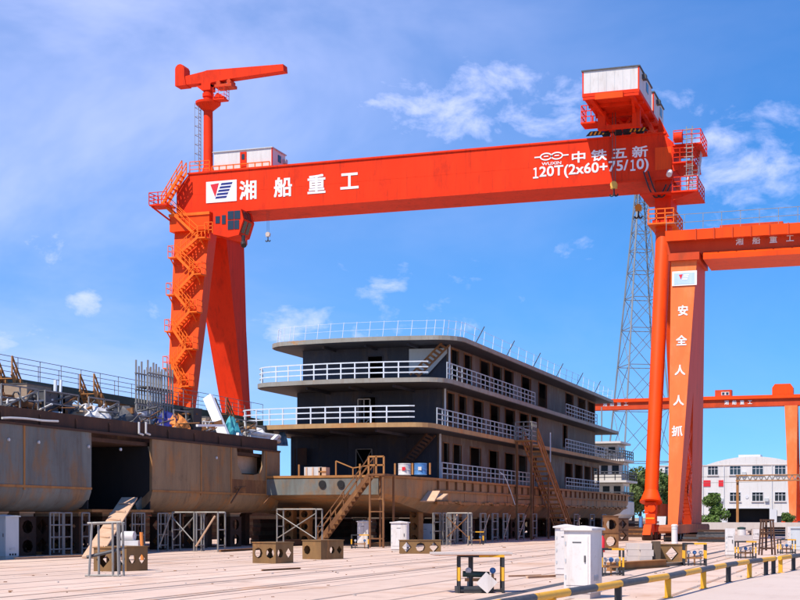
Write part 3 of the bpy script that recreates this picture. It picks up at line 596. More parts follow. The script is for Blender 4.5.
MB().prism([sp(.27, .76, .018), sp(.43, .78, .018), sp(.36, .42, .018)], (0, -.01, 0)).build('red_wedge', M['signred'], sg)
for i in range(3): MB().prism([sp(.47 - .03 * i, .68 - .14 * i, .018), sp(.68 - .03 * i, .68 - .14 * i, .018), sp(.70 - .03 * i, .76 - .14 * i, .018), sp(.49 - .03 * i, .76 - .14 * i, .018)], (0, -.01, 0)).build('bar', M['print'], sg)
MB().prism([(-15.15, y, z) for y, z in ((99.6, .72), (99.6, .98), (100.2, 1.15), (117.6, 1.15), (118.2, .98), (118.2, .72), (117.6, .55), (100.2, .55))], (1.3, 0, 0)).build('sill_beam', M['sill'], c2)
for y in (100.9, 104.2, 113.6, 116.9):
    bgx = MB().prism([(-14.75, y - 1.2, .3), (-14.75, y + 1.2, .3), (-14.75, y + .7, .55), (-14.75, y - .7, .55)], (.5, 0, 0)).build('bogie', M['rustdark'], c2)
    for s in (-.75, .75): MB().tube((-14.85, y + s, .24), (-14.15, y + s, .24), .24, 12).build('wheel', M['black'], bgx)
for i in range(5):                                          # stair inside the gap of the leg
    z = 1.6 + i * 1.7; y0, y1 = (106.0, 108.3) if i % 2 else (108.3, 106.0)
    stair_flight(MB(), (-14.0, y0, z), (-14.0, y1, z + 1.65), (-.6, 0, 0), 6, .8, rr=.03).build('stair_flight', M['tube'], c2)
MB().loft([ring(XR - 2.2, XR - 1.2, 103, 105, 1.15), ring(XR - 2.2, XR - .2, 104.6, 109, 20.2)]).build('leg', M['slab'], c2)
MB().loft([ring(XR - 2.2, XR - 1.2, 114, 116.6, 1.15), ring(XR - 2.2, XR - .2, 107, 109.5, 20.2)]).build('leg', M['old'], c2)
MB().box(XR - 2.4, XR - 1.1, 100, 118, .5, 1.15).build('sill_beam', M['old'], c2)
for y in (101.5, 104.5, 113.5, 116.5): MB().tube((XR - 2.1, y, .25), (XR - 1.4, y, .25), .25, 12).build('wheel', M['black'], c2)

# ================================================================== FAR GANTRY CRANE
c3 = thing('gantry_crane', 'distant orange gantry crane seen behind the ship and the building', 'crane', (-46, 279, 0))
g3 = MB().box(-76, -15.6, 279, 281.6, 22.7, 24.2).build('girder', M['old'], c3)
MB().box(-76.1, -15.5, 278.6, 279.4, 24.1, 24.75).build('top_band', M['tube'], g3)
for ch, px, py in [(c, 605 + 7 * i, 404.2 - .15 * i) for i, c in enumerate('湘船重工')] + [(c, 726.5 + 7.8 * i, 402.6 - .15 * i) for i, c in enumerate('湘船重工')]:
    text(ch, .85, M['print'], g3, 'letter', (1, 0, 0), (0, 0, 1), onY(px, py, 278.97), .02)
x0, x1 = xY(784.5, 279), xY(797.5, 279)
MB().loft([ring(xY(790, 279), xY(796.5, 279), 277.6, 278.8, .9), ring(x0, x1, 279, 280.2, 22.7)]).build('leg', M['slab'], c3)
MB().loft([ring(xY(791, 279), xY(797, 279), 290, 291.5, .9), ring(x0, x1, 280.3, 281.5, 22.7)]).build('leg', M['old'], c3)
MB().box(x0 - .3, x1 + .3, 275, 293, .35, .95).build('sill_beam', M['old'], c3)
for xo in (x0 + .2, -75):
    for y in (276, 278.5, 289.5, 292): MB().tube((xo, y, .35), (xo + .6, y, .35), .35, 10).build('wheel', M['black'], c3)
MB().loft([ring(-75.4, -73.9, 277.6, 278.8, .9), ring(-76, -73, 279, 280.2, 22.7)]).build('leg', M['slab'], c3)
MB().loft([ring(-75.4, -73.9, 290, 291.5, .9), ring(-76, -73, 280.3, 281.5, 22.7)]).build('leg', M['old'], c3)
MB().box(-75.6, -73.6, 275, 293, .35, .95).build('sill_beam', M['old'], c3)
cp = MB(); u0, u1 = xY(772.5, 280), xY(793.5, 280)
cp.prism([(x, 278.9, z) for x, z in ((u0, 24.8), (u0, 26.1), (u0 + .5, 26.8), (u1 - .5, 26.8), (u1, 26.1), (u1, 24.8))], (0, 2.6, 0)).build('machinery_house', M['tube'], c3)
t3 = thing('crane_trolley', 'small dark red trolley on the distant gantry crane girder', 'trolley', (xY(723, 280), 280, 24.75))
u0, u1 = xY(715, 279.5), xY(731.5, 279.5)
MB().box(u0, u1, 279.4, 281.4, 24.76, 26.0).build('body', M['old'], t3); MB().box(u0 + 1.2, u1 - .4, 279.34, 279.42, 24.95, 25.6).build('panel', M['white'], t3)
for i in range(2): MB().box(u0 + 1.35 + i * .75, u0 + 1.8 + i * .75, 279.30, 279.35, 25.05, 25.5).build('window', M['glass'], t3)
# ================================================================== SHIP ON THE SLIP
def wall(axis, c, t, u0, u1, z0, z1, holes):
    """list of boxes of a plate with rectangular openings (holes sorted along u, not overlapping)"""
    B = []; u = u0
    def add(a, b, za, zb):
        if b - a > .003 and zb - za > .003: B.append((c, c + t, a, b, za, zb) if axis == 'X' else (a, b, c, c + t, za, zb))
    for a, b, za, zb in sorted(holes):
        add(u, a, z0, z1); add(a, b, z0, za); add(a, b, zb, z1); u = b
    add(u, u1, z0, z1); return B
def wall_parts(axis, c, t, u0, u1, z0, z1, holes, mat, parent, name='wall_plate'):
    for b in wall(axis, c, t, u0, u1, z0, z1, holes): MB().box(*b).build(name, mat, parent)
def frame_at(axis, c, a, b, za, zb, mat, parent, w=.06, name='window_frame'):
    m = MB()
    for q in ((a - w, a, za - w, zb + w), (b, b + w, za - w, zb + w), (a, b, zb, zb + w), (a, b, za - w, za)):
        m.box(*((c, c + .05) + q if axis == 'X' else q[:2] + (c - .05, c) + q[2:]))
    return m.build(name, mat, parent)
sh = thing('ship', 'unfinished three-deck passenger ship with dark primer front on the slip', 'ship', (-33, 112, 0))
HX0, HX1 = -39.2, -26.5
def hsec(y, x0, x1, zb, zt=3.95, b=.9): return [(x0, y, zt), (x0, y, min(zb + b, zt - .15)), (x0 + min(b, 1), y, zb), (x1 - min(b, 1), y, zb), (x1, y, min(zb + b, zt - .15)), (x1, y, zt)]
hull = MB().loft([hsec(76.9, -38.0, -27.5, 2.95, b=.12), hsec(77.3, -38.0, -27.4, 2.85, b=.2), hsec(80, -38.8, -26.9, 2.5, b=.4), hsec(84, HX0, HX1, 2.0, b=.7), hsec(90, HX0, HX1, 1.7), hsec(145, HX0, HX1, 1.6), hsec(152, HX0, HX1, 2.1, b=.7), hsec(157, -38.4, -27.2, 2.8, b=.3)]).build('hull', M['hull_rust'], sh)
plan = [(-38.1, 76.8), (-27.4, 76.8), (-26.8, 80), (-26.38, 84), (-26.38, 152), (-27.0, 157.2), (-38.6, 157.2), (-39.3, 152), (-39.3, 84), (-38.9, 80)]
MB().prism([(x, y, 3.96) for x, y in plan], (0, 0, .14)).build('main_deck', M['ochre'], sh)
MB().box(-37.9, -27.55, 76.78, 76.87, 2.98, 3.9).build('bow_plate', M['hull_grey'], sh)
for px in (322.5, 341): p = onY(px, 484.2, 76.77); MB().tube((p.x, 76.775, p.z), (p.x, 76.70, p.z), .22, 18).build('hawse_hole', M['dark'], sh)
for i in range(36):                                         # side frames under the deck edge
    y = 84.6 + i * 1.95
    if y < 152: MB().box(HX1 + .005, HX1 + .14, y, y + .09, 3.42, 3.95).build('bracket', M['rust'], sh)
MB().box(HX1 + .004, HX1 + .12, 84, 152, 3.26, 3.36).build('upper_strake', M['ochre'], sh)
j = MB(); y = 84.2                                          # ragged edge of plates along the bilge
while y < 151.5:
    d = random.uniform(.5, 1.5); zt_ = 2.66 + random.uniform(-.05, .07); j.box(HX1 + .006, HX1 + random.uniform(.10, .22), y, y + d - .04, zt_ - random.uniform(.08, .2), zt_); y += d
j.build('ragged_strake', M['ochre'], sh)
for i in range(12): y = 85 + i * 5.6; MB().box(HX1 + .002, HX1 + .016, y, y + .05, 2.7, 3.4).build('weld_seam', M['rust'], sh)
for yy, rz in ((82.6, .5), (84.2, .25)): MB().obox((HX1 + .2, yy, 2.95), (.9, 1.3, .07), rz, Matrix.Rotation(rz, 3, 'X')).build('bent_plate', M['wood'], sh)
# deck slabs
def slab(yf, x0, x1, ye, z, t, r=2.2, bow=.5):
    pts = []; xc = (x0 + x1) / 2; hw = (x1 - x0) / 2
    for i in range(7): a = math.pi + math.pi / 2 * i / 6; pts.append((x0 + r + r * math.cos(a), yf + bow + r + r * math.sin(a)))
    for i in range(1, 10): x = x0 + r + (x1 - x0 - 2 * r) * i / 10; u = (x - xc) / (hw - r); pts.append((x, yf + bow * u * u))
    for i in range(7): a = -math.pi / 2 + math.pi / 2 * i / 6; pts.append((x1 - r + r * math.cos(a), yf + bow + r + r * math.sin(a)))
    pts += [(x1, ye), (x0, ye)]
    return pts
decks = {}
for nm, yf, ye, z, mt, r, x0_ in (('mid_deck', 82.0, 150, 7.45, 'fascia2', 1.6, -39.4), ('upper_deck', 85.3, 147.2, 10.5, 'fascia', 2.0, -39.9), ('roof_deck', 88.2, 144.2, 13.5, 'fascia', 2.2, -40.2)):
    pts = slab(yf, x0_, -26.45, ye, z, .3, r); decks[nm] = pts
    o = MB().prism([(x, y, z - .28) for x, y in pts], (0, 0, .28)).build(nm, M[mt], sh)
    MB().prism([(x + .07 * (1 if x < -33 else -1), y + (.07 if y < 120 else -.07), z - .32) for x, y in pts], (0, 0, .038)).build('shade_soffit', M['navy'], o)  # dark primer sheet, puts the shade under the deck into its colour
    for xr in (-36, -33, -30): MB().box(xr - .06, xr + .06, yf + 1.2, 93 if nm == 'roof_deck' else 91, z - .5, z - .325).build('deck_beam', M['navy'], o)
# walls
WX = -27.9; WL = -38.4
lev = [(4.10, 7.14, 89.5, [(443, 448.5), (453, 461), (470, 480.5), (489, 498), (505, 514), (518.5, 526.5), (531.5, 536), (565, 572), (575, 582), (584.5, 590), (592.5, 598.5)], 4.62, 6.6, 'main'),
       (7.46, 10.17, 90.6, [(447, 453.8), (458.5, 466), (473, 483), (490, 499), (505, 514.5), (519.5, 528), (531.5, 537.5), (563, 567)], 7.95, 10.0, 'mid'),
       (10.51, 13.17, 91.6, [(451, 458.2), (464, 471.2), (480, 489.3), (492.5, 501.5), (504, 513), (521.5, 530.5), (538.5, 546.5), (565.5, 573), (578, 585), (588, 594.5)], 11.0, 13.0, 'upper')]
front_doors = {'main': [(355, 371.5, 4.2, 6.2)], 'mid': [(361.5, 375.5, 7.6, 9.75)], 'upper': [(368, 382.5, 10.6, 12.6)]}
for z0, z1, yf, wins, wz0, wz1, key in lev:
    holes = []
    for a, b in wins:
        ya, yb = yX(a, WX), yX(b, WX)
        if ya > yf + .3: holes.append((ya, yb, wz0 + .1 * random.random(), wz1))
    cuts = [yf] + sorted(set([h[1] + .35 for h in holes])) + [142.0]
    for a, b in zip(cuts, cuts[1:]):
        wall_parts('X', WX - .12, .12, a, b, z0, z1, [h for h in holes if a <= h[0] and h[1] <= b + .01], M['sidewall'], sh)
    for h in holes:
        f = frame_at('X', WX, *h, M['rust'], sh)
        random.random()
    dh = []
    for a, b, za, zb in front_doors[key]: dh.append((xY(a, yf), xY(b, yf), za, zb))
    xs = [WL] + [WL + (WX - .125 - WL) * i / 5 for i in range(1, 5)] + [WX - .125]
    for h in dh: xs = [x for x in xs if not (h[0] - .3 < x < h[1] + .3)]
    xs = sorted(xs)
    for a, b in zip(xs, xs[1:]): wall_parts('Y', yf, .12, a + .004, b - .004, z0, z1, [h for h in dh if a < h[0] and h[1] < b], M['navy'], sh)
    for h in dh: frame_at('Y', yf, *h, M['navy'], sh, name='door_frame')
    MB().box(WL, WL + .12, yf + .13, 142, z0, z1).build('wall_plate', M['sidewall'], sh)
    MB().box(WL + .13, WX - .125, 141.9, 142, z0, z1).build('wall_plate', M['sidewall'], sh)
    MB().box(WL + .2, WX - .2, yf + 2.4, yf + 2.5, z0, z1).build('inner_bulkhead', M['dark'], sh)  # bulkheads near-black: shade of the rooms put into their colour
    MB().box(WX - 3.9, WX - 3.85, yf + 2.6, 141.7, z0, z1).build('inner_bulkhead', M['dark'], sh)
    MB().bar((WX + .12, yf - .1, z0), (WX + .12, yf - .1, z1), .1).build('corner_pipe', M['rail'], sh)
# rails along the deck edges
def edge_path(key, lo, hi, inset=.12):
    return [(x + (inset if x < -38 else -inset if x > -27.5 else 0), y + inset, None) for x, y in decks[key]][lo:hi]
for key, z in (('mid_deck', 7.45), ('upper_deck', 10.5)):
    p = [(x, y, z) for x, y, _ in edge_path(key, 0, 19)]
    m = MB()
    for k_ in range(3):
        zz = Vector((0, 0, .34 * (k_ + 1)))
        for a, b in zip(p, p[1:]): m.bar(Vector(a) + zz, Vector(b) + zz, .07)
    for i in (0, 3, 6, 7, 8, 9, 10, 11, 12, 13, 14, 15): m.bar(p[i], Vector(p[i]) + Vector((0, 0, 1.02)), .075)
    m.build('railing', M['rail'], sh, label='pale front railing')
def side_rail(z, a, b, step=1.15, x=-26.6): railing(MB(), [(x, a, z), (x, b, z)], 1.02, 3, step, .03).build('railing', M['rail2'], sh)
XE = -26.6
for z, segs in ((4.1, [(442, 530), (533, 534.5), (566, 599)]), (7.45, [(437, 529), (565.5, 606)]), (10.5, [(447, 535), (566, 597)])):
    for a, b in segs: side_rail(z, yX(a, XE), yX(b, XE))
for z, a, b in ((7.45, 606, 622),): railing(MB(), [(XE, yX(a, XE), z), (XE, yX(b, XE), z)], 1.0, 2, 1.3, .03).build('railing', M['galv'], sh)
p = [(x, y, 13.5) for x, y, _ in edge_path('roof_deck', 0, 99, .25)]
m = MB()
for a, b in zip(p, p[1:]):
    n = max(1, int((Vector(b) - Vector(a)).length / 2.4))
    for i in range(n): q = Vector(a).lerp(Vector(b), i / n); m.bar(q, q + Vector((.12, 0, 1.05)), .03)
    for h in (.5, 1.0): m.bar(Vector(a) + Vector((.06 * h * 2, 0, h)), Vector(b) + Vector((.06 * h * 2, 0, h)), .015)
m.build('roof_wire_rail', M['rail'], sh)
for i in range(6): y = 94 + i * 8.3; MB().bar((-26.7, y, 13.5), (-26.2, y + .5, 14.7), .05).build('roof_stanchion', M['charcoal'], sh)
# upper front: pale stair plate and rust ladder ; ladders and panels on the lower fronts
y = 91.45; A = lambda px, py, d=0: onY(px, py, y - d)
pp = [A(409, 349), A(447, 348), A(447, 353), A(428, 374), A(409, 374)]
MB().prism(pp, (0, .05, 0)).build('pale_stair_plate', M['cabgrey'], sh)
def ladder(a, b, off, mat, n=9, w=.06, name='ladder'):
    a, b, off = Vector(a), Vector(b), Vector(off); m = MB()
    m.bar(a, b, w, w * 2).bar(a + off, b + off, w, w * 2)
    for i in range(1, n): c = a.lerp(b, i / n); m.bar(c, c + off, w * .8, .16)
    return m.build(name, mat, sh)
ladder(A(410, 375, 1.2), A(443.5, 341, .9), (.42, .0, -.28), M['rust'], 10)
y = 89.4; ladder(A(401, 463, .8), A(428, 432, .8), (.4, .3, -.2), M['rustdark'], 10)
y = 90.5
for px0, px1, py0, py1 in ((358, 370, 399, 421),):
    a, b = A(px0, py1, .25), A(px1, py0, .25); m = MB()
    for x in (a.x, (a.x + b.x) / 2, b.x): m.bar((x, a.y, 7.46), (x, a.y, b.z), .07)
    m.bar((a.x, a.y, b.z), (b.x, a.y, b.z), .07).bar((a.x, a.y, 8.3), (b.x, a.y, 8.3), .06).bar((a.x, a.y, 7.5), (b.x, a.y, 8.3), .05); m.build('access_frame', M['creamship'], sh)
y = 89.4; a, b = A(356, 470, .3), A(372, 449, .3); m = MB()
m.bar((a.x, a.y, 4.1), (a.x, a.y, b.z), .06).bar((b.x, a.y, 4.1), (b.x, a.y, b.z), .06).bar((a.x, a.y, 4.2), (b.x, a.y, b.z), .04).bar((b.x, a.y, 4.2), (a.x, a.y, b.z), .04).bar((a.x, a.y, b.z), (b.x, a.y, b.z), .05).build('access_frame', M['galv'], sh)
a, b = A(295, 471, .2), A(307, 448, .2); MB().box(a.x + .2, b.x, a.y - .05, a.y, 5.2, b.z).bar((a.x, a.y, 4.1), (a.x, a.y, b.z), .07).build('notice_panel', M['rustdark'], sh)
# bow stanchions and inclined bow rail
for px in (299, 360, 395, 412.5, 430): x = xY(px, 77.1); MB().bar((x, 77.1, 4.1), (x, 77.1, 4.75), .09).build('stanchion', M['ochre'], sh)
a, b, c = onY(336, 461, 77.4), onY(353, 468, 77.4), onY(371, 465, 77.4)
MB().bar(a, b, .06).bar(b, c, .06).bar((a.x, a.y, 4.1), a, .07).bar((b.x, b.y, 4.1), b, .06).build('bow_rail', M['ochre'], sh)
for i, px in enumerate((445, 605, 612)):
    pass
# slack hose over the side
m = MB(); pr = Vector((-26.45, 99.5, 4.9))
for i in range(1, 9): q = Vector((-26.3 + .05 * i, 99.5 + .28 * i, 4.9 - 2.3 * (i / 8) ** 1.3)); m.tube(pr, q, .035, 6); pr = q
m.build('slack_hose', M['rail'], sh)

def ongrd(px, Y, z=0): return Vector((xY(px, Y), Y, z))
# drums and crates standing on the bow deck
def drum(px, label, mt, Y=78.0, mark=None):
    p = ongrd(px, Y, 4.1); t = thing('drum', label, 'drum', p)
    MB().lathe(p, [(.36, 0), (.38, .03), (.36, .06), (.36, .3), (.38, .32), (.36, .34), (.36, .62), (.38, .64), (.36, .67)], 18).build('body', mt, t, True)
    if mark: MB().obox(p + Vector((.08, -.375, .36)), (.2, .03, .2)).build('mark', mark, t)
drum(404.5, 'white drum with red mark on the bow deck of the ship', M['white'], mark=M['signred'])
drum(420.5, 'blue drum on the bow deck of the ship', M['valveblue'], mark=M['white'])
p = ongrd(315.5, 78, 4.1); t = thing('crate', 'pale crate on the bow deck of the ship', 'crate', p)
MB().box(p.x - .55, p.x + .55, 77.6, 78.3, 4.1, 4.62).build('body', M['tarp'], t)
for dx in (-.4, 0, .4): MB().box(p.x + dx - .05, p.x + dx + .05, 77.57, 77.598, 4.12, 4.6).build('slat', M['wood'], t)
p = ongrd(325, 78, 4.1); t = thing('crate', 'tan wooden crate beside the pale crate on the ship bow', 'crate', p)
MB().box(p.x - .22, p.x + .22, 77.6, 78.2, 4.1, 4.6).build('body', M['wood'], t); MB().box(p.x - .24, p.x + .24, 77.57, 77.598, 4.3, 4.38).build('slat', M['ochre'], t)

# ================================================================== STAIR TOWERS
def stair_tower(label, base, parts):
    t = thing('stair_tower', label, 'stairs', base)
    for nm, mb, mt in parts: mb.build(nm, mt, t)
    return t
# rust stair beside the ship's side
y0, y1 = 104.4, 117.2; xa = -26.2
fl = stair_flight(MB(), (xa, y0 + .9, 7.4), (xa, y1, .2), (1.15, 0, 0), 20, .95, .30, rr=.045, th=.13)
pls = MB().box(xa - .25, xa + 1.1, y0 - .6, y0 + .9, 7.32, 7.42)
rl = railing(MB(), [(xa - .2, y0 - .55, 7.42), (xa + 1.05, y0 - .55, 7.42), (xa + 1.05, y0 + .9, 7.42)], 1.35, 4, .5, .04)
t = stair_tower('tall rusty stair leading up to the middle deck at the side of the ship', (xa + .5, y0 + 5, 0), [('flight', fl, M['ochre']), ('landing', pls, M['ochre']), ('landing_rail', rl, M['galv'])])
for x in (xa - .1, xa + 1.0): MB().bar((x, y0 - .5, 0), (x, y0 - .5, 7.32), .16).build('post', M['rust'], t)
for x in (xa - .1, xa + 1.1): MB().bar((x, y0 + 4.7, 0), (x, y0 + 4.7, 5.0), .13).build('post', M['rust'], t)
MB().bar((xa - .1, y0 - .5, 3.0), (xa + 1.0, y0 - .5, 3.0), .1).bar((xa - .1, y0 - .5, .6), (xa + 1.0, y0 - .5, 2.9), .07).build('brace', M['rust'], t)
MB().bar((xa + 1.05, y0 + 5.6, 6.0), (xa + 1.05, y0 + 5.6, 8.3), .07).build('pale_pole', M['rail'], t)
# bow stair
Yb = 75.6; A = lambda px, py, Y=Yb: onY(px, py, Y)
p0, p1 = A(323, 540), A(374, 474); p0.z = .25; p1.z = 4.1
fl = stair_flight(MB(), p0, p1, (0, -.75, 0), 15, .95, .24, rr=.026, th=.045)
x0, x1 = p1.x, A(389, 474).x
pl_ = MB().box(x0 - .05, x1 + .05, Yb - .9, Yb + 1.1, 4.0, 4.1); rl = railing(MB(), [(x0, Yb - .86, 4.1), (x1, Yb - .86, 4.1)], .95, 2, .5, .045)
t = stair_tower('steep rusty stair climbing to the bow of the ship', (p0.x + 1.5, Yb, 0), [('flight', fl, M['rust']), ('landing', pl_, M['rust']), ('landing_rail', rl, M['ochre'])])
for x in (x0 + .05, x1 - .05):
    for yy in (Yb - .8, Yb + .9): MB().bar((x, yy, 0), (x, yy, 4.0), .10).build('post', M['rust'], t)
for z in (.5, 2.0, 2.7): MB().bar((x0, Yb - .8, z), (x1, Yb - .8, z), .07).build('cross_tie', M['rust'], t)

# ================================================================== HULL BLOCK AT THE LEFT
hb = thing('hull_block', 'rusty brown ship hull block on props at the left', 'hull', (-40, 55, 0))
BX = -34.5; BY1 = yX(280, BX); BY0 = 34.0; BB = -47.0
def by(px): return yX(px, BX)
o1, o2 = by(91.5), by(152)                                   # dark access opening
seamz = 3.0; topz = 5.55; botz = 1.95
# lower bilge plates (rounded), upper plates, as single plates
def bilge(y0, y1, mt):
    pr = [(BX, seamz)] + [(BX - 1.1 + 1.1 * math.cos(a), botz + 1.05 - 1.05 * math.sin(a)) for a in (.15, .5, .9, 1.25, 1.57)] + [(BB, botz), (BB, botz + .1), (BX - 1.2, botz + .1), (BX - .14, seamz)]
    MB().prism([(x, y0 + .006, z) for x, z in pr], (0, y1 - y0 - .012, 0)).build('bilge_plate', mt, hb, True)
plates = [(BY0, by(-60), 'hull_grey'), (by(-60), by(24), 'hull_grey'), (by(24), o1, 'hull_grey'), (o2, by(201), 'hull_brown'), (by(201), by(231), 'hull_brown'), (by(266), BY1, 'hull_brown')]
for y0_, y1_, mt in plates:
    MB().box(BX - .14, BX, y0_ + .006, y1_ - .006, seamz + .006, topz).build('shell_plate', M[mt], hb); bilge(y0_, y1_, M[mt])
u0, u1 = by(231), by(266)
zA, zB = onX(248, 471, BX).z, onX(248, 452, BX).z
MB().box(BX - .14, BX, u0 + .006, u1 - .006, seamz + .006, zA - .5).build('shell_plate', M['rust'], hb); bilge(u0, u1, M['hull_brown'])
arc = [(u0 + .02, zA - .5), (u1 - .02, zA - .5), (u1 - .02, topz), (u1 - .3, topz), (u1 - .4, zA + .35), (u1 - .9, zA - .1), (u1 - 1.6, zA - .2), (u0 + 1.4, zA - .2), (u0 + .9, zA + .3), (u0 + .75, topz), (u0 + .02, topz)]
MB().prism([(BX - .13, y, z) for y, z in arc], (.13, 0, 0)).build('shell_plate', M['hull_brown'], hb)
MB().box(BX - .9, BX - .8, u0 + 1.5, u1 + .5, zA - .1, topz - .2).build('inner_plate', M['wood'], hb)
MB().box(BX - 1.6, BX - 1.5, u0 - 1, u1 + 1, 2.5, topz).build('inner_bulkhead', M['rust'], hb)
for yy in (by(24), by(201), by(231), by(266), by(-60)): MB().box(BX + .002, BX + .03, yy - .06, yy + .06, botz + .9, topz).build('weld_seam', M['ochre'], hb)
for a, b in ((BY0, o1), (o2, BY1)): MB().box(BX + .002, BX + .035, a, b, seamz - .05, seamz + .05).build('seam_bar', M['ochre'], hb)
MB().box(BX - .25, BX + .05, BY0, BY1, topz, topz + .1).build('deck_edge', M['rustdark'], hb)
MB().box(BX - .3, BX - .18, BY0, BY1, topz + .1, 6.3).build('bulwark', M['rustdark'], hb)
for i in range(14): y = BY0 + 2 + i * 2.9; MB().box(BX - .18, BX - .10, y, y + .07, topz + .1, 6.1).build('bulwark_stay', M['rustdark'], hb)
MB().box(BB, BX - .3, BY0, BY1, 5.2, 5.38).build('deck', M['rustdark'], hb)
MB().box(BB + .5, BX - 1.2, BY0 + 1, BY1 - 1.2, 5.39, 6.28).build('hatch_coaming', M['rust'], hb)
MB().box(BB, BB + .12, BY0, BY1, botz + .12, 5.2).build('far_side', M['hull_brown'], hb)
MB().box(BB + .13, BX - .15, BY1 - .12, BY1, botz + .12, 5.2).build('end_bulkhead', M['hull_brown'], hb); MB().box(BB + .13, BX - .15, BY0, BY0 + .1, botz + .12, 5.2).build('end_bulkhead', M['hull_brown'], hb)
MB().box(BX - 4.2, BX - 4.1, o1 - 2, o2 + 2, botz + .12, 5.19).build('inner_bulkhead', M['dark'], hb)  # recess lined near-black, interior shade painted in
for a in (o1 - .12, o2 + .02): MB().box(BX - 4.1, BX - .15, a, a + .1, botz + .12, 5.19).build('opening_side', M['dark'], hb)
MB().box(BX - 4.0, BX + .06, o1 - .05, o2 + .05, botz - .02, botz + .1).build('opening_sill', M['ochre'], hb)
MB().bar(onX(137, 511, BX - .6), onX(152, 494, BX - .6), .8, .06, up=(1, 0, 0)).build('chute_plate', M['hull_grey'], hb)
for px, py, qx, qy in ((231, 503, 241, 487.5), (264, 504, 275, 489)): MB().bar(onX(px, py, BX + .5), onX(qx, qy, BX + .03), .07).bar(onX(qx - 6, qy + .5, BX + .03), onX(qx + 5, qy, BX + .03), .07).build('outrigger', M['rust'], hb)
for px in (8, 38, 88, 120, 216): y = by(px); MB().tube((BX + .005, y, 4.9), (BX + .07, y, 4.9), .07, 8).build('lug', M['tarp'], hb)
m = MB(); pr = onX(2, 418, BX + .1)
for px in range(10, 60, 8): q = onX(px, 417.5 + px * .06 + random.uniform(-.6, .6), BX + .1); m.tube(pr, q, .05, 6); pr = q
m.build('hung_pipe', M['tarp'], hb)
for px in (139, 146): a = onX(px, 422, BX + .15); m = MB().tube(a, a - Vector((0, 0, .55)), .05, 8).tube(a - Vector((0, 0, .55)), a + Vector((0, .4, -.6)), .05, 8).build('bent_pipe', M['tarp'], hb)

# walkway bridge with rails along the far side of the block
WKX = -40.0
wk = thing('walkway', 'long dark green walkway with thin railings above the hull block', 'walkway', (WKX, 60, 5.4))
wy0, wy1 = 40.0, 87.0; wz = lambda y: 8.3 - (y - 58) * .005
m = MB().prism([(WKX - .7, wy0, wz(wy0) - .42), (WKX - .7, wy1, wz(wy1) - .42), (WKX - .7, wy1, wz(wy1)), (WKX - .7, wy0, wz(wy0))], (1.4, 0, 0)).build('deck_girder', M['green'], wk)
for s in (-.66, .66): railing(MB(), [(WKX + s, wy0, wz(wy0)), (WKX + s, wy1, wz(wy1))], 1.0, 2, 1.9, .014).build('railing', M['galv'], wk)
for i, y in enumerate((46, 55, 61.5, 67.5, 73.5)):
    m = MB().bar((WKX, y, 5.38), (WKX, y, wz(y) - .4), .22)
    for s in (-1, 1): m.bar((WKX + .3, y, 5.5), (WKX + .3, y + s * 2.6, wz(y) - .45), .14)
    m.build('trestle', M['charcoal'], wk)
for y in (80, 86): MB().bar((WKX - .4, y, 0), (WKX - .4, y, wz(y) - .4), .25).build('trestle', M['charcoal'], wk)
def deck_stair(px, py, qx, qy, X, mt, label, w=.8):
    a, b = onX(px, py, X), onX(qx, qy, X); a.z = 6.3
    t = thing('deck_stair', label, 'stairs', a)
    stair_flight(MB(), a, b, (w, 0, 0), 9, .8, .3, rr=.03).build('flight', mt, t)
deck_stair(14, 404, -3, 374, -38.6, M['ochre'], 'rusty deck stair at the left edge of the photo above the hull block')
deck_stair(95, 411, 80, 390, -38.6, M['ochre'], 'rusty deck stair in the middle of the hull block under the walkway')
deck_stair(228, 430, 215, 411, -38.9, M['rust'], 'brown deck stair near the white chute on the hull block')
# scaffold store standing above the block
p = onX(148.5, 403, -37.5); t = thing('scaffold_tower', 'grey scaffold tube tower rising above the hull block deck', 'scaffold', (-37.5, p.y, 6.28))
zt_ = onX(148, 366, -37.5).z; ya, yb = yX(136, -37.5), yX(161, -37.5)
for grp in ((ya, ya + 1.2), (yb - 1.2, yb)):
    for i in range(5):
        y = grp[0] + (grp[1] - grp[0]) * i / 4
        for dx in (0, .7): MB().tube((-37.5 + dx, y, 6.28), (-37.5 + dx, y, zt_ + random.uniform(-.25, .2)), .05, 6).build('standard', M['galv'], t)
for z in (6.6, 7.0, 7.7, 8.4, zt_ - .5):
    for dx in (0, .7): MB().tube((-37.5 + dx, ya - .1, z), (-37.5 + dx, yb + .1, z), .04, 6).build('ledger', M['galv'], t)
for z in (7.0, 8.5): MB().box(-37.5, -36.8, ya, yb, z, z + .07).build('board', M['charcoal'], t)
# white chute and pale struts
def strut(px, py, qx, qy, X, w, mt, label, name='strut', cat='strut', h=None):
    a, b = onX(px, py, X), onX(qx, qy, X); return solo(MB().bar(a, b, w, h or w), name, mt, label, cat)
a, b = onX(208, 397, -37.2), onX(226.5, 441, -35.6)
t = thing('chute', 'long white rubbish chute leaning on the hull block deck', 'chute', (b.x, b.y, 5.4)); MB().bar(a, b, .55, .3, up=(0, 1, 0)).build('trough', M['print'], t); MB().bar(b, b + Vector((.25, .6, -.06)), .5, .14).build('lip', M['print'], t)
strut(250.5, 444, 237.5, 434, -35.2, .16, M['print'], 'short white bar lying near the bracket opening of the hull block', 'bar', 'bar')
strut(266, 447, 277, 436, -35.1, .2, M['print'], 'white bar propped at the right end of the hull block', 'bar', 'bar')
strut(197, 425.5, 224, 425.5, -34.5, .12, M['print'], 'white level bar crossing behind the chute on the hull block', 'bar', 'bar')
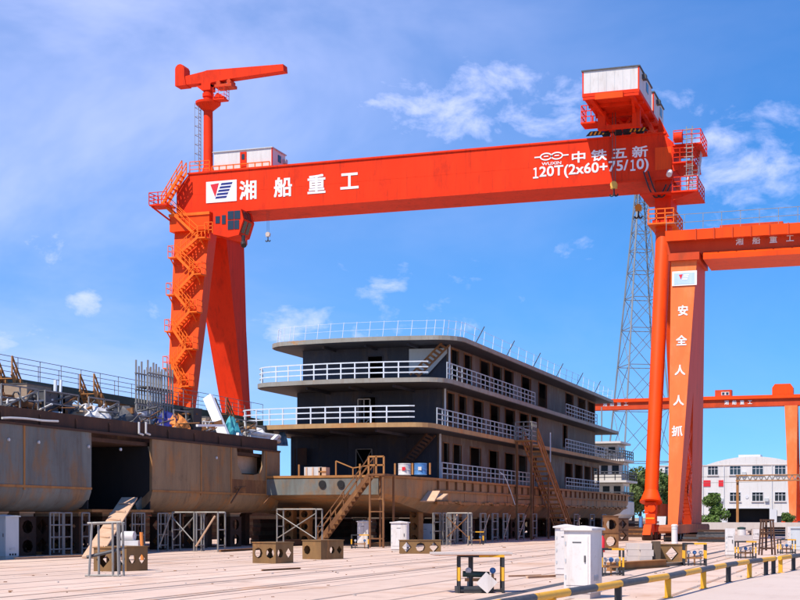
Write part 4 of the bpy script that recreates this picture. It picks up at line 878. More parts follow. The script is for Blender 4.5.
# loose gear on deck
random.seed(21)
def bundle(px, X, L_, n, r, mt, label, z=6.28):
    X -= .9; y = yX(px, X); t = thing('pipe_bundle', label, 'pipes', (X, y, z))
    for i in range(n): MB().tube((X + (i % 3) * 2.1 * r, y, z + r + (i // 3) * 1.8 * r), (X + (i % 3) * 2.1 * r + random.uniform(-.2, .2), y + L_ + random.uniform(-.5, .3), z + r + (i // 3) * 1.8 * r), r, 8).build('pipe', mt, t, True)
for px, X, L_, n, mt, wd in ((10, -36, 4, 6, 'rust', 'rust-brown pipe bundle at the far left of the hull block deck'), (40, -37, 4.5, 6, 'tarp', 'pale pipe bundle left of the middle stair on the block deck'), (98, -36, 4, 8, 'tarp', 'white pipe bundle right of the middle stair on the block deck'),
                              (118, -37.4, 5, 6, 'galv', 'grey pipe bundle below the scaffold tube tower'), (176, -36.5, 4, 8, 'rail', 'pale blue pipe bundle left of the white chute'), (240, -35.5, 5, 6, 'tarp', 'pale pipe bundle near the right end of the block deck'), (190, -39, 6, 6, 'rust', 'brown pipe bundle under the walkway behind the chute')):
    bundle(px, X, L_, n, .14, M[mt], wd)
def lump(px, X, sx, sy, sz, mt, label, name, cat, z=6.28):
    X -= .9; y = yX(px, X); m = MB(); rings = []; ph = random.uniform(0, 6)
    for k_, (s, zz) in enumerate(((1, 0), (1.0, .16), (.86, .42), (.66, .62), (.42, .80), (.12, .86))):
        rings.append([(X + s * sx * math.cos(t_) * (1 + .28 * math.sin(3 * t_ + ph) + random.uniform(-.16, .16)), y + s * sy * math.sin(t_) * (1 + .22 * math.sin(4 * t_ + ph) + random.uniform(-.16, .16)), z + max(0, zz * sz * (1 + .3 * math.sin(2 * t_ + ph)) + (random.uniform(-.07, .07) if k_ else 0))) for t_ in [2 * math.pi * i / 16 for i in range(16)]])
    m.loft(rings); solo(m, name, mt, label, cat, (X, y, z))
lump(88, -35.2, .9, 1.1, .75, M['tarp'], 'pale tarpaulin heap beside the middle deck stair', 'tarpaulin', 'tarp'); lump(70, -35.6, .8, 1.6, .7, M['plank'], 'low brown tarpaulin heap left of the middle deck stair', 'tarpaulin', 'tarp')
lump(166, -35.4, .6, .8, .95, M['blue'], 'dark blue tarpaulin heap on the hull block deck', 'tarpaulin', 'tarp'); lump(176, -35, .6, .7, .8, M['orange'], 'orange tarpaulin heap on the hull block deck', 'tarpaulin', 'tarp')
lump(231, -35, .5, .6, 1.15, M['teal'], 'teal tarpaulin heap beside the white chute', 'tarpaulin', 'tarp'); lump(255, -35.6, .7, 1.2, .75, M['tarp'], 'grey-white tarpaulin heap near the right end of the hull block', 'tarpaulin', 'tarp')
lump(282, -36, .4, .5, 1.1, M['valveblue'], 'bright blue tarpaulin heap at the right end of the hull block', 'tarpaulin', 'tarp'); lump(120, -35.3, .7, 1.5, .85, M['charcoal'], 'dark tarpaulin heap below the scaffold tube tower', 'tarpaulin', 'tarp')
def gear_box(px, X, sx, sy, sz, mt, label):
    X -= .9; sz += .1; y = yX(px, X); t = thing('equipment_box', label, 'box', (X, y, 6.28))
    MB().box(X - sx, X + sx, y - sy, y + sy, 6.38, 6.28 + sz).build('body', mt, t); MB().box(X - sx - .03, X + sx + .03, y - sy - .03, y + sy + .03, 6.28 + sz, 6.33 + sz).build('lid', M['charcoal'], t)
    for s in (-1, 1): MB().box(X - sx, X + sx, y + s * sy * .7 - .05, y + s * sy * .7 + .05, 6.28, 6.38).build('skid', M['rustdark'], t)
for px, X, a, b, c, mt, wd in ((28, -36.4, .6, 1.0, 1.3, 'plank', 'tan equipment box near the left stair on the block deck'), (46, -35.6, .5, .8, 1.0, 'charcoal', 'black equipment box on the left part of the block deck'), (56, -35.6, .5, .6, .9, 'charcoal', 'second black equipment box on the left part of the block deck'),
                              (128, -38, .6, .9, 1.2, 'plank', 'tan equipment box behind the scaffold tube tower'), (191, -35.2, .4, .5, 1.2, 'black', 'upright black equipment box left of the white chute'), (205, -36.4, .5, .9, 1.0, 'plank', 'tan equipment box just left of the white chute'), (262, -36.6, .5, .7, 1.0, 'charcoal', 'dark equipment box near the right end of the block deck'), (140, -36.4, .5, .8, .9, 'tarp', 'pale equipment box in front of the scaffold tube tower')):
    gear_box(px, X, a, b, c, M[mt], wd)
for i, (px, X) in enumerate(((20, -34.2), (62, -34.2), (104, -34.3), (150, -34.3), (186, -34.2), (246, -34.2))):
    X = -35.9; y = yX(px, X); t = thing('safety_railing', ORD[i] + ' light tube guard railing from the left along the block deck edge', 'railing', (X, y, 6.28), 'guard railings on the block deck')
    railing(MB(), [(X, y - 1.4, 6.28), (X, y + 1.4, 6.28)], 1.1, 2, 1.4, .03).build('rails', M['galv'], t); MB().bar((X, y - 1.4, 6.35), (X, y + 1.3, 7.3), .05).build('diagonal', M['rust' if i % 2 else 'galv'], t)
strut(36, 388, 18, 402, -38.8, .16, M['charcoal'], 'dark slanted timber under the walkway at the far left', 'timber', 'timber'); strut(52, 402, 40, 389, -38.8, .16, M['charcoal'], 'second dark slanted timber under the walkway left of the stair', 'timber', 'timber')
strut(60, 404, 61, 380, -36, .09, M['rail'], 'thin pale blue pole standing on the left part of the block deck', 'pole', 'pole'); strut(55, 406, 55.5, 380, -36.2, .12, M['rail'], 'thicker pale blue pole standing on the left part of the block deck', 'pole', 'pole')
strut(186, 424, 240, 431, -36.5, .08, M['orange'], 'thin orange pipe lying across the block deck near the chute', 'pipe', 'pipe')

# scrap, hoses and offcuts nobody could count, strewn over the block's hatch coaming
random.seed(5)
for mt, n_, nm in (('tarp', 110, 'pale_offcuts'), ('rust', 330, 'rusty_offcuts'), ('charcoal', 420, 'dark_offcuts'), ('print', 60, 'white_hoses'), ('plank', 70, 'timber_offcuts')):
    m = MB()
    for i in range(n_):
        px = random.uniform(-10, 284); X = random.uniform(-40.5, -36.2); y = min(yX(px, X), BY1 - 1.4); z = 6.3 + abs(random.gauss(0, .33)); a = random.uniform(-.5, .5) + (1.57 if random.random() < .75 else 0); L_ = random.uniform(.3, 1.9); tl = random.uniform(-.3, .35)
        d = Vector((math.cos(a), math.sin(a), tl)).normalized() * L_; p_ = Vector((X, y, z))
        if (p_ + d).y > BY1 - 1.2 or (p_ + d).z < 6.3: continue
        k_ = random.random()
        if k_ < .55: m.tube(p_, p_ + d, random.uniform(.02, .07), 6)
        elif k_ < .8: m.bar(p_, p_ + d, random.uniform(.05, .14), random.uniform(.03, .4))
        else:
            q0 = p_
            for t_ in range(1, 7): q1 = p_ + d * (t_ / 6) + Vector((0, 0, .25 * math.sin(t_ * 1.1))); m.tube(q0, q1, .035, 6); q0 = q1
    o = m.build(nm, M[mt], None, kind='stuff'); o['label'] = {'pale_offcuts': 'pale pipe and sheet offcuts strewn over the hull block deck', 'rusty_offcuts': 'rusty steel offcuts strewn over the hull block deck', 'dark_offcuts': 'dark offcuts and struts strewn over the hull block deck', 'white_hoses': 'white hoses and cloths strewn over the hull block deck', 'timber_offcuts': 'timber offcuts strewn over the hull block deck'}[nm]; o['category'] = 'scrap'
# ================================================================== RAILS IN THE YARD
for x, nm, wd in ((-16.7, 'crane_rail', .14), (-14.3, 'crane_rail', .14), (-56.5, 'crane_rail', .14), (-7.9, 'drain_channel', .30), (-6.9, 'drain_channel', .12)):
    MB().box(x - wd / 2, x + wd / 2, 9.2, 180.8, -.04, .006).build(nm, M['charcoal' if 'drain' in nm else 'railsteel'], yard)

# ================================================================== PROPS UNDER THE HULLS
def perf_block(name, label, cat, w, d, h, kinds, kinds_side, mt, group=None, top=True, cols=None, scols=None, tiers=1):
    t = thing(name, label, cat, (0, 0, 0), group); e = .03
    cols = cols or len(kinds); scols = scols or len(kinds_side); hh = h / tiers
    for i in range(tiers):
        z = hh * i
        perf_plate(MB(), (-w / 2, -d / 2, z), (1, 0, 0), (0, 0, 1), cols, w / cols, hh - .01, kinds, -e).build('side_plate', mt, t)
        perf_plate(MB(), (-w / 2, d / 2 - e, z), (1, 0, 0), (0, 0, 1), cols, w / cols, hh - .01, kinds, -e).build('side_plate', mt, t)
        for x in (-w / 2 + .002, w / 2 - e - .002): perf_plate(MB(), (x, -d / 2 + e + .002, z), (0, 1, 0), (0, 0, 1), scols, (d - 2 * e - .004) / scols, hh - .01, kinds_side, e).build('end_plate', mt, t)
        if top: MB().box(-w / 2 - .03, w / 2 + .03, -d / 2 - .03, d / 2 + .03, z + hh - .012, z + hh + .02).build('flange', mt, t)
    return t
GP = 'perforated steel props under the hulls'
proto = perf_block('keel_prop', 'first perforated steel prop from the left in the front row under the hull block', 'prop', .95, .95, 1.7, ['d'], ['o'], M['rustdark'], GP, tiers=2)
MB().box(-.4, .4, -.4, .4, 1.722, 1.86).build('timber_wedge', M['plank'], proto); MB().box(-.44, .44, -.44, .44, 1.862, 1.93).build('timber_wedge', M['wood'], proto)
rows = [('in the front row under the hull block', -36.1, [by(p) for p in (4, 26, 52, 78, 104, 132, 160, 190, 222, 255)], 1.0), ('in the back row under the hull block', -41.5, [40, 46, 52, 58, 64, 70], 1.0),
        ('in the side row under the ship', -28.4, [91 + i * 6.1 for i in range(10)], .86), ('in the centre row under the ship', -33.2, [89 + i * 6.1 for i in range(10)], .86)]
first = True
for wd, X, ys, s in rows:
    for i, y in enumerate(ys):
        lab = f'{ORD[i]} perforated steel prop from the left {wd}'
        if first: proto.location = (X, y, 0); proto.rotation_euler = (0, 0, .1); first = False; continue
        copy_thing(proto, (X, y, 0), random.uniform(-.3, .3), lab, scale=(1, 1, s))
pr2 = perf_block('bow_prop', 'left tall ochre prop under the ship bow', 'prop', .62, .6, 2.25, ['o'], ['x'], M['ochre'], 'tall ochre props under the ship bow', tiers=3)
pr2.location = (xY(290, 79.5), 79.5, 0); copy_thing(pr2, (xY(306, 79.5), 79.5, 0), .05, 'right tall ochre prop under the ship bow')
copy_thing(pr2, (xY(416.5, 84.5), 84.5, 0), -.2, 'ochre prop under the bilge corner of the ship')
# plain rust columns between the props
def column(px, X, zt, mt, label, w=.45, cat='column'):
    y = yX(px, X); t = thing('support_column', label, cat, (X, y, 0), 'plain support columns')
    MB().box(X - w / 2, X + w / 2, y - w / 2, y + w / 2, .06, zt - .08).build('shaft', mt, t); MB().box(X - w * .8, X + w * .8, y - w * .8, y + w * .8, 0, .06).build('foot_plate', mt, t); MB().box(X - w * .7, X + w * .7, y - w * .7, y + w * .7, zt - .08, zt - .01).build('head_plate', mt, t)
for i, px in enumerate((42, 118, 175, 205, 228, 243)): column(px, -37.1, 1.95, M['rustdark'], ORD[i] + ' plain rust column from the left under the hull block', .6)
for i, px in enumerate((470, 478, 513, 552, 585, 603, 612)): column(px, -28.9, 1.62, M['rustdark'], ORD[i] + ' plain rust column from the left under the ship side', .55)
# added timber stacks that block light and close the view under the hulls
for i, (x, y0_, y1_) in enumerate(((-45.5, 36, 54), (-45.5, 55, 73), (-38.6, 84, 104), (-38.6, 106, 126), (-38.6, 128, 150), (-49.5, 58, 130))):
    t = thing('blocking_stack', ['long dark added timber stack, near end, behind the block props', 'long dark added timber stack, far end, behind the block props', 'long dark added timber stack under the front part of the ship', 'long dark added timber stack under the middle of the ship', 'long dark added timber stack under the stern of the ship', 'long dark added timber stack on the ground left of the ship'][i], 'timber', (x, (y0_ + y1_) / 2, 0))
    for k_ in range(9 if i == 5 else 6): MB().box(x - .3 + .03 * (k_ % 2), x + .3 - .03 * (k_ % 3), y0_ + random.uniform(0, .6), y1_ - random.uniform(0, .6), k_ * .26 + .001, k_ * .26 + .255).build('timber', M['rustdark' if k_ % 2 else 'bark'], t)
# scaffold ladder frames along the ship side
def ladder_frame(px, X, h, w, label, brace=0, mt='galv'):
    y = yX(px, X); t = thing('scaffold', label, 'scaffold', (X, y, 0), 'scaffold frames beside the hulls')
    for dy in (0, w): MB().tube((X, y + dy, 0), (X, y + dy, h), .045, 7).build('standard', M[mt], t, True)
    for dy in (.28, w - .28):
        if w > .9: MB().tube((X, y + dy, .15), (X, y + dy, h), .03, 6).build('inner_tube', M[mt], t, True)
    for k_ in range(4): MB().tube((X, y, .3 + k_ * (h - .32) / 3), (X, y + w, .3 + k_ * (h - .32) / 3), .035, 6).build('rung', M[mt], t, True)
    if brace: MB().tube((X + .05, y, .2), (X + .05, y + w * brace, h - .1), .04, 6).build('diagonal', M['wood'], t, True)
for i, (px, w, br) in enumerate(((433, 1.6, 0), (443, .5, 0), (449, 1.3, 1.2), (457, 1.5, 0), (465, 1.2, 0), (480, 1.4, 1.5), (492, 1.6, 0), (503, 1.3, 1.4), (518, 1.8, 1.2), (532, 1.6, 0), (560, 1.6, 0), (574, 1.8, 1.2), (590, 2.0, 0), (602, 2, 1))):
    ladder_frame(px, -25.9 + .25 * (i % 3), 1.95, w, ORD[i] + ' grey scaffold frame from the left along the ship side', br)
for i, (px, w, br) in enumerate(((50, 1.0, 0), (64, .6, 0), (82, .6, 0), (110, 1.4, 0), (132, 1.2, 0), (158, 1.0, 1.2))):
    ladder_frame(px, -34.2, 1.9, w, ORD[i] + ' grey scaffold frame from the left in front of the hull block', br)
# cross-braced frames
def cross_frame(x0, x1, yf, d, h, label, mt='galv', brace=True, bmt='galv'):
    t = thing('scaffold_bay', label, 'scaffold', ((x0 + x1) / 2, yf, 0))
    for x in (x0, x1):
        for y in (yf, yf + d):
            MB().tube((x, y, 0), (x, y, h), .045, 8).build('standard', M[mt], t, True)
        for z in (h - .05, h * .55, .3): MB().tube((x, yf, z), (x, yf + d, z), .03, 6).build('end_rung', M[mt], t, True)
    for y in (yf, yf + d): MB().tube((x0, y, h - .02), (x1, y, h - .02), .04, 6).build('top_ledger', M[mt], t, True)
    if brace: MB().tube((x0, yf - .03, .5), (x1, yf - .03, h - .25), .03, 6).tube((x1, yf - .06, .5), (x0, yf - .06, h - .25), .03, 6).build('cross_brace', M[bmt], t, True)
    return t
Y_ = 73.4; cross_frame(xY(277, Y_), xY(316, Y_), Y_, .9, 2.15, 'cross-braced scaffold bay between the hull block and the bow stair')
Y_ = gnd(196, 551.5).y; t = cross_frame(xY(172.5, Y_), xY(194, Y_), Y_, .8, 1.95, 'left scaffold bay in front of the brown hull block'); t = cross_frame(xY(195.5, Y_), xY(217, Y_), Y_ + .1, .8, 1.95, 'right scaffold bay in front of the brown hull block', brace=False)
MB().tube((xY(196, Y_), Y_, .25), (xY(215, Y_), Y_, 1.75), .045, 6).build('wood_diagonal', M['wood'], t)
Y_ = 79; cross_frame(xY(447, 82), xY(468, 82), 82, .8, 1.95, 'short scaffold bay under the bilge corner of the ship', 'galv', True, 'rust')
# rust pipes and beams on the ground under the block
def gpipe(px, py, qx, r, mt, label):
    a = gnd(px, py); b = Vector((xY(qx, a.y + .6), a.y + .6, 0)); a.z = b.z = r; t = thing('steel_pipe', label, 'pipe', (a + b) / 2 - Vector((0, 0, r)))
    m = MB(); k_ = 16; d = (b - a).normalized(); s = d.cross(Vector((0, 0, 1)))
    R_ = []
    for e, rr in ((a, r), (b, r), (b, r * .88), (a, r * .88)): R_.append([e + (s * math.cos(2 * math.pi * i / k_) + Vector((0, 0, 1)) * math.sin(2 * math.pi * i / k_)) * rr for i in range(k_)])
    m.loft(R_ + [R_[0]], False); m.build('shell', mt, t, True)
gpipe(168, 544, 200, .26, M['ochre'], 'orange-brown steel pipe lying behind the left scaffold bay'); gpipe(150, 546, 168, .26, M['ochre'], 'shorter orange-brown steel pipe lying left of the scaffold bays')
def beam(px, py, qx, qy, w, h, mt, label, name='steel_beam', cat='beam', z=0.0):
    a, b = gnd(px, py), gnd(qx, qy); a.z = b.z = h / 2 + z; t = thing(name, label, cat, ((a + b) / 2).xy.to_3d() + Vector((0, 0, z)))
    d = (b - a).normalized(); s = d.cross(Vector((0, 0, 1))) * w / 2
    MB().bar(a, b, w * .35, h * .8).build('web', mt, t); MB().bar(a + Vector((0, 0, h * .45)), b + Vector((0, 0, h * .45)), w, h * .1).build('flange', mt, t); MB().bar(a - Vector((0, 0, h * .45)), b - Vector((0, 0, h * .45)), w, h * .1).build('flange', mt, t)
beam(48, 549, 82, 546.5, .4, .32, M['ochre'], 'orange steel beam lying under the left part of the hull block'); beam(5, 556, 95, 553, .3, .14, M['rust'], 'long low rusty beam lying in front of the left props'); beam(14, 559.5, 90, 556.5, .2, .08, M['wood'], 'thin pale timber lying in front of the long rusty beam', 'timber', 'timber')
beam(280, 546.5, 348, 543.5, .35, .38, M['rustdark'], 'dark rusty beam lying at the foot of the bow stair'); beam(262, 542, 300, 541, .3, .2, M['rust'], 'rusty beam lying behind the cross-braced scaffold bay')
beam(220, 552, 262, 549.5, .3, .1, M['rust'], 'flat rusty beam lying right of the scaffold bays')
beam(608.5, 571, 665, 567, .34, .26, M['ochre'], 'orange-brown steel beam lying in front of the diamond-hole block'); beam(660, 566.8, 684, 565, .16, .12, M['plank'], 'short pale timber lying beside the orange-brown beam', 'timber', 'timber')
beam(527, 578.5, 556, 577, .12, .07, M['wood'], 'thin wooden plank on the ground left of the white cabinets', 'plank', 'plank'); beam(508, 577, 541, 576, .08, .05, M['wood'], 'narrow wooden batten on the ground right of the valve table', 'plank', 'plank')
beam(395, 545.5, 372, 546.8, .3, .22, M['ochre'], 'ochre beam lying at the foot of the bow stair tower')
beam(300, 569, 262, 571, .14, .05, M['rust'], 'flat rusty bar lying before the perforated blocks', 'bar', 'bar')

# ================================================================== PERFORATED BLOCKS ON THE YARD
def put(t, px, py, rz): p = gnd(px, py); t.location = p; t.rotation_euler = (0, 0, rz)
ob = M['keel'] = material('olive_rust_steel', (.24, .135, .05), (.16, .085, .033), 2.2, .8, c3=(.34, .15, .045), patch=(.55, .7), pscale=1.6, bump=.2)
b1 = perf_block('perforated_block', 'perforated rusty steel block left of the pair before the bow stair', 'steel block', 1.12, 1.0, .76, ['o', 'o'], ['o', 'd'], ob, 'perforated steel blocks on the yard'); put(b1, 273, 563, YAW - .62)
b2 = perf_block('perforated_block', 'perforated rusty steel block right of the pair before the bow stair', 'steel block', 1.05, 1.3, .76, ['o', 'x'], ['x', 'o', 'd'], ob, 'perforated steel blocks on the yard'); put(b2, 323, 559, YAW - .72)
b3 = perf_block('perforated_block', 'long perforated steel block beside the white cabinet before the ship', 'steel block', 1.9, .7, .62, ['d', 'o', 'd'], ['o'], ob, 'perforated steel blocks on the yard'); put(b3, 420, 553.5, YAW + .06)
b4 = perf_block('perforated_block', 'rusty perforated block behind the tube trestle at the left', 'steel block', 1.0, .85, .76, ['d', 'o'], ['o', 'd'], ob, 'perforated steel blocks on the yard'); put(b4, 127, 570.5, YAW - .7)
b4b = perf_block('perforated_block', 'smaller rusty perforated block left of the tube trestle legs', 'steel block', .62, .6, .74, ['d'], ['x'], ob, 'perforated steel blocks on the yard'); put(b4b, 106.5, 571, YAW - .15)
b5 = perf_block('perforated_block', 'steel block with one large diamond hole at the right of the yard', 'steel block', 1.1, .6, .66, ['d'], ['d'], ob, 'perforated steel blocks on the yard'); put(b5, 671.5, 562, YAW - .1)
# concrete blocks beside it
p = gnd(639, 562.5); t = thing('block_stack', 'stack of pale concrete blocks left of the diamond-hole block', 'blocks', p)
for r_i in range(3):
    for c_i in range(2): MB().obox(p + Vector((-.26 + .48 * c_i + .05 * (r_i % 2), .04 * r_i, .12 + .24 * r_i)), (.47, .5, .232), YAW - .05 * r_i).build('concrete_block', M['conblock'], t)
MB().obox(p + Vector((.6, .2, .40)), (.28, .4, .8), YAW).build('timber_post', M['bark'], t)
for q in ((-.5, -.28), (.35, -.3)): MB().obox(p + Vector((q[0], q[1], .04)), (.7, .12, .08), YAW + .05).build('timber_bearer', M['rustdark'], t)
# tube trestle at the left with plank
p = gnd(104, 576.5); f = 2438 / 59.5; s = f / FPX
t = thing('tube_trestle', 'bare tube trestle standing in front of the perforated block at the left', 'trestle', p)
rt = Vector((CY, SY, 0)); fw = Vector((-SY, CY, 0))
def TP(px, z, dep=0): return p + rt * ((px - 104) * s) + fw * dep + Vector((0, 0, z))
for px, qx, dep in ((89, 92, 0), (94.5, 94, .6), (113, 112.5, 0), (118.5, 117.5, 0), (116, 116, .5), (121, 120, .4)): MB().tube(TP(px, 0, dep), TP(qx, 1.55, dep), .035, 7).build('leg', M['galv'], t, True)
MB().tube(TP(87.5, 1.52), TP(121, 1.55), .035, 7).tube(TP(88, 1.5, .5), TP(121, 1.53, .5), .03, 7).build('top_bar', M['galv'], t, True)
MB().tube(TP(85, .03), TP(121, .03), .03, 7).build('bottom_bar', M['galv'], t, True); MB().tube(TP(86, .55, .1), TP(121, .78, .1), .05, 7).build('cross_bar', M['charcoal'], t, True)
a, b = gnd(91, 558.5), onX(129.5, 498, -34.3)
t = thing('plank', 'pale pink plank leaning from the ground up to the hull block opening', 'plank', a); MB().bar(a + Vector((0, 0, .05)), b, .75, .07).build('board', M['wood'], t)
for k_ in range(1, 7): c = a.lerp(b, k_ / 7); MB().bar(c + Vector((-.3, 0, .10)), c + Vector((.3, 0, .10)), .07, .05).build('cleat', M['wood'], t)
p = gnd(130, 560); t = thing('compressor', 'small pale compressor behind the left perforated block', 'machine', p)
MB().obox(p + Vector((0, 0, .55)), (.75, .6, .45), YAW).build('body', M['tarp'], t); MB().tube(p + Vector((-.3, -.05, .95)), p + Vector((.2, 0, .95)), .19, 14).build('tank', M['white'], t, True)
for dx in (-.28, .28): MB().obox(p + Vector((dx, 0, .16)), (.1, .5, .32), YAW).build('leg', M['rust'], t)
MB().tube(p + Vector((.55, 0, 0)), p + Vector((.5, 0, 1.1)), .07, 8).build('bottle', M['orange'], t, True)

# ================================================================== WHITE CABINETS
def cabinet(px, py, w, d, h, rz, mt, label, cap=True, vents=True, plinth=.12, name='electrical_cabinet'):
    p = gnd(px, py); t = thing(name, label, 'cabinet', p); Mx = Matrix.Rotation(rz, 3, 'Z')
    P = lambda x, y, z: p + Mx @ Vector((x, y, z))
    def bx(nm, x0, x1, y0, y1, z0, z1, m, par=t): return MB().obox(P((x0 + x1) / 2, (y0 + y1) / 2, (z0 + z1) / 2), (x1 - x0, y1 - y0, z1 - z0), rz).build(nm, m, par)
    bx('plinth', -w / 2 + .02, w / 2 - .02, -d / 2 + .02, d / 2 - .02, 0, plinth, M['conblock'])
    body = bx('body', -w / 2, w / 2, -d / 2, d / 2, plinth, h - (.1 if cap else 0), mt)
    door = bx('door', -w / 2 + .05, w / 2 - .05, -d / 2 - .014, -d / 2 - .001, plinth + .16, h - .22, mt)
    bx('handle', w / 2 - .13, w / 2 - .10, -d / 2 - .04, -d / 2 - .015, h * .5, h * .5 + .14, M['charcoal'], door)
    bx('name_strip', -.1, .1, -d / 2 - .02, -d / 2 - .0145, h - .36, h - .335, M['charcoal'], door)
    for z in (plinth + .3, h * .5, h - .4): bx('hinge', -w / 2 + .03, -w / 2 + .055, -d / 2 - .03, -d / 2 - .0145, z, z + .07, M['cabgrey'], door)
    if cap:
        c = MB(); o_ = .055; z0 = h - .1
        R0 = [P(x, y, z0) for x, y in ((-w / 2 - o_, -d / 2 - o_), (w / 2 + o_, -d / 2 - o_), (w / 2 + o_, d / 2 + o_), (-w / 2 - o_, d / 2 + o_))]
        R1 = [q + Vector((0, 0, .045)) for q in R0]; R2 = [P(x, y, h) for x, y in ((-.03, -.03), (.03, -.03), (.03, .03), (-.03, .03))]
        c.loft([R0, R1, R2]).build('cap', mt, t)
    if vents:
        for i in range(3): y = -d / 2 + d * (.28 + .2 * i); bx('vent', w / 2 + .001, w / 2 + .012, y, y + d * .11, plinth + .03, plinth + .11, M['dark'], body)
        for i in range(4): z = plinth + .25 + i * .03; bx('louvre', w / 2 + .001, w / 2 + .014, -d * .2, d * .2, z, z + .014, M['cabgrey'], body)
    return t
W = M['cabinet']
cabinet(583, 598, .60, .60, 1.52, YAW - R(31), W, 'large white cabinet behind the yellow and black rail in the foreground')
cabinet(566, 578, .55, .6, 1.50, YAW - R(12), W, 'white cabinet half hidden behind the large foreground cabinet')
cabinet(400, 551.5, .78, .62, 1.50, YAW - R(12), W, 'white cabinet standing left of the long perforated block')
cabinet(364, 547, .62, .6, 1.52, YAW - R(14), W, 'white cabinet at the foot of the bow stair tower')
cabinet(4, 559, .95, .7, 1.80, YAW - R(32), M['cabgrey'], 'grey cabinet at the left edge of the photo before the hull block')
cabinet(730, 557.5, .40, .4, 1.22, YAW - R(10), W, 'narrow white cabinet right of the second crane', cap=False)
cabinet(425, 543.8, .95, .5, 1.28, YAW, M['cabgrey'], 'wide pale grey cabinet under the bilge corner of the ship', cap=False, vents=False)
cabinet(803, 552, 1.1, .8, 1.25, YAW - R(20), M['cabgrey'], 'blue-grey cabinet cut by the right edge of the photo')
cabinet(791, 547, .5, .5, 1.15, YAW, W, 'white cabinet left of the blue-grey cabinet at the right edge', cap=False)
cabinet(755.5, 541, .45, .45, .85, YAW, W, 'small distant white cabinet left of the rusty trestle', cap=False, vents=False)
p = gnd(674.5, 544.3); t = thing('bollard', 'round white bollard in front of the lettered crane leg', 'bollard', p); MB().lathe(p, [(.22, 0), (.22, .1), (.19, .12), (.19, 1.1), (.21, 1.12), (.21, 1.2), (.12, 1.25)], 16).build('post', W, t, True); MB().lathe(p + Vector((0, 0, .92)), [(.194, 0), (.197, .01), (.197, .06), (.194, .07)], 16).build('band', M['cabgrey'], t, True)
p = gnd(741.5, 541.5); t = thing('barrel', 'white barrel with a green lid near the narrow white cabinet', 'barrel', p); MB().lathe(p, [(.28, 0), (.3, .3), (.3, .6), (.27, .85)], 14).build('body', M['white'], t, True); MB().lathe(p + Vector((0, 0, .851)), [(.29, 0), (.29, .12), (.1, .16)], 14).build('lid', M['green'], t, True)

# ================================================================== VALVE FRAMES
def valve_frame(px, py, w, d, h, rz, label, n=3, board=None, name='valve_guard'):
    p = gnd(px, py); t = thing(name, label, 'guard frame', p, 'black and yellow valve guard frames'); Mx = Matrix.Rotation(rz, 3, 'Z'); P = lambda x, y, z: p + Mx @ Vector((x, y, z)); r = .028
    for sx in (-1, 1):
        for sy in (-1, 1):
            q = [P(sx * w / 2, sy * d / 2, z) for z in (0, h * .34, h * .72, h)]
            for a, b, m in ((0, 1, 'black'), (1, 2, 'yellow'), (2, 3, 'black')): MB().bar(q[a], q[b], r * 2).build('post_band', M[m], t)
    for sy in (-1, 1):
        MB().bar(P(-w / 2 - r, sy * d / 2, h + r), P(-w * .05, sy * d / 2, h + r), r * 2).build('top_bar', M['black'], t); MB().bar(P(-w * .05, sy * d / 2, h + r), P(w / 2 + r, sy * d / 2, h + r), r * 2).build('top_bar', M['yellow'], t)
    for sx in (-1, 1): MB().bar(P(sx * w / 2, -d / 2 + r, h + r), P(sx * w / 2, d / 2 - r, h + r), r * 1.8).build('side_bar', M['black'], t); MB().bar(P(sx * w / 2, -d / 2 + r, .07), P(sx * w / 2, d / 2 - r, .07), r * 1.8).build('side_bar', M['black'], t)
    MB().bar(P(-w / 2 + r, -d / 2, .06), P(w / 2 - r, -d / 2, .06), r * 1.8).build('foot_bar', M['black'], t)
    hd = MB().bar(P(-w * .36, 0, h * .36), P(w * .36, 0, h * .36), .07).build('manifold', M['copper'], t)
    for i in range(n):
        x = -w * .28 + w * .56 * i / max(1, n - 1)
        v = MB().tube(P(x, 0, 0), P(x, 0, h * .6), .03, 8).build('riser', M['copper' if i % 2 else 'galv'], t, True)
        MB().tube(P(x, -.06, h * .62), P(x, .02, h * .62), .07, 10).tube(P(x, -.12, h * .62), P(x, -.08, h * .62), .035, 8).build('hand_wheel', M['valveblue' if i % 2 else 'tarp'], v, True)
    if board: board(P, t)
    return t
def tbl(P, t):
    m = MB().obox(P(-.22, 0, .885), (1.75, .78, .05), YAW + R(8)).build('table_plate', M['conblock'], t); MB().obox(P(-.22, 0, .855), (1.72, .75, .02), YAW + R(8)).build('plate_edge', M['orange'], t)
    q = P(.12, -.34, .0); MB().obox(q + Vector((0, 0, .235)), (.34, .03, .34), YAW, Matrix.Rotation(YAW, 3, 'Z') @ Matrix.Rotation(R(42), 3, 'Y')).build('notice_plate', M['cabinet'], t)
    MB().obox(P(-.15, 0, .07), (.85, .4, .14), YAW).build('valve_base', M['charcoal'], t); MB().tube(P(-.22, 0, .1), P(-.22, 0, .8), .055, 10).build('stand_pipe', M['black'], t, True); MB().tube(P(-.4, 0, .42), P(.2, 0, .40), .07, 10).build('valve_body', M['green'], t, True)
valve_frame(480.5, 592.5, .98, .55, .80, YAW, 'valve table with a pale plate on top and a white diamond notice', 2, tbl, 'valve_table')
valve_frame(611, 575.5, .62, .5, .74, YAW + .05, 'valve guard frame just right of the large foreground cabinet')
valve_frame(694.5, 565.5, .74, .5, .74, YAW - .1, 'valve guard frame right of the diamond-hole block')
def sheet(P, t): MB().obox(P(-.08, 0, .84), (.62, .5, .22), YAW + .1).build('covering_box', M['conblock'], t)
valve_frame(745.5, 558.5, .72, .5, .66, YAW, 'valve guard frame with a pale box on top beside the narrow cabinet', 3, sheet)
valve_frame(786.5, 553.7, .68, .5, .62, YAW, 'valve guard frame near the right edge of the photo')
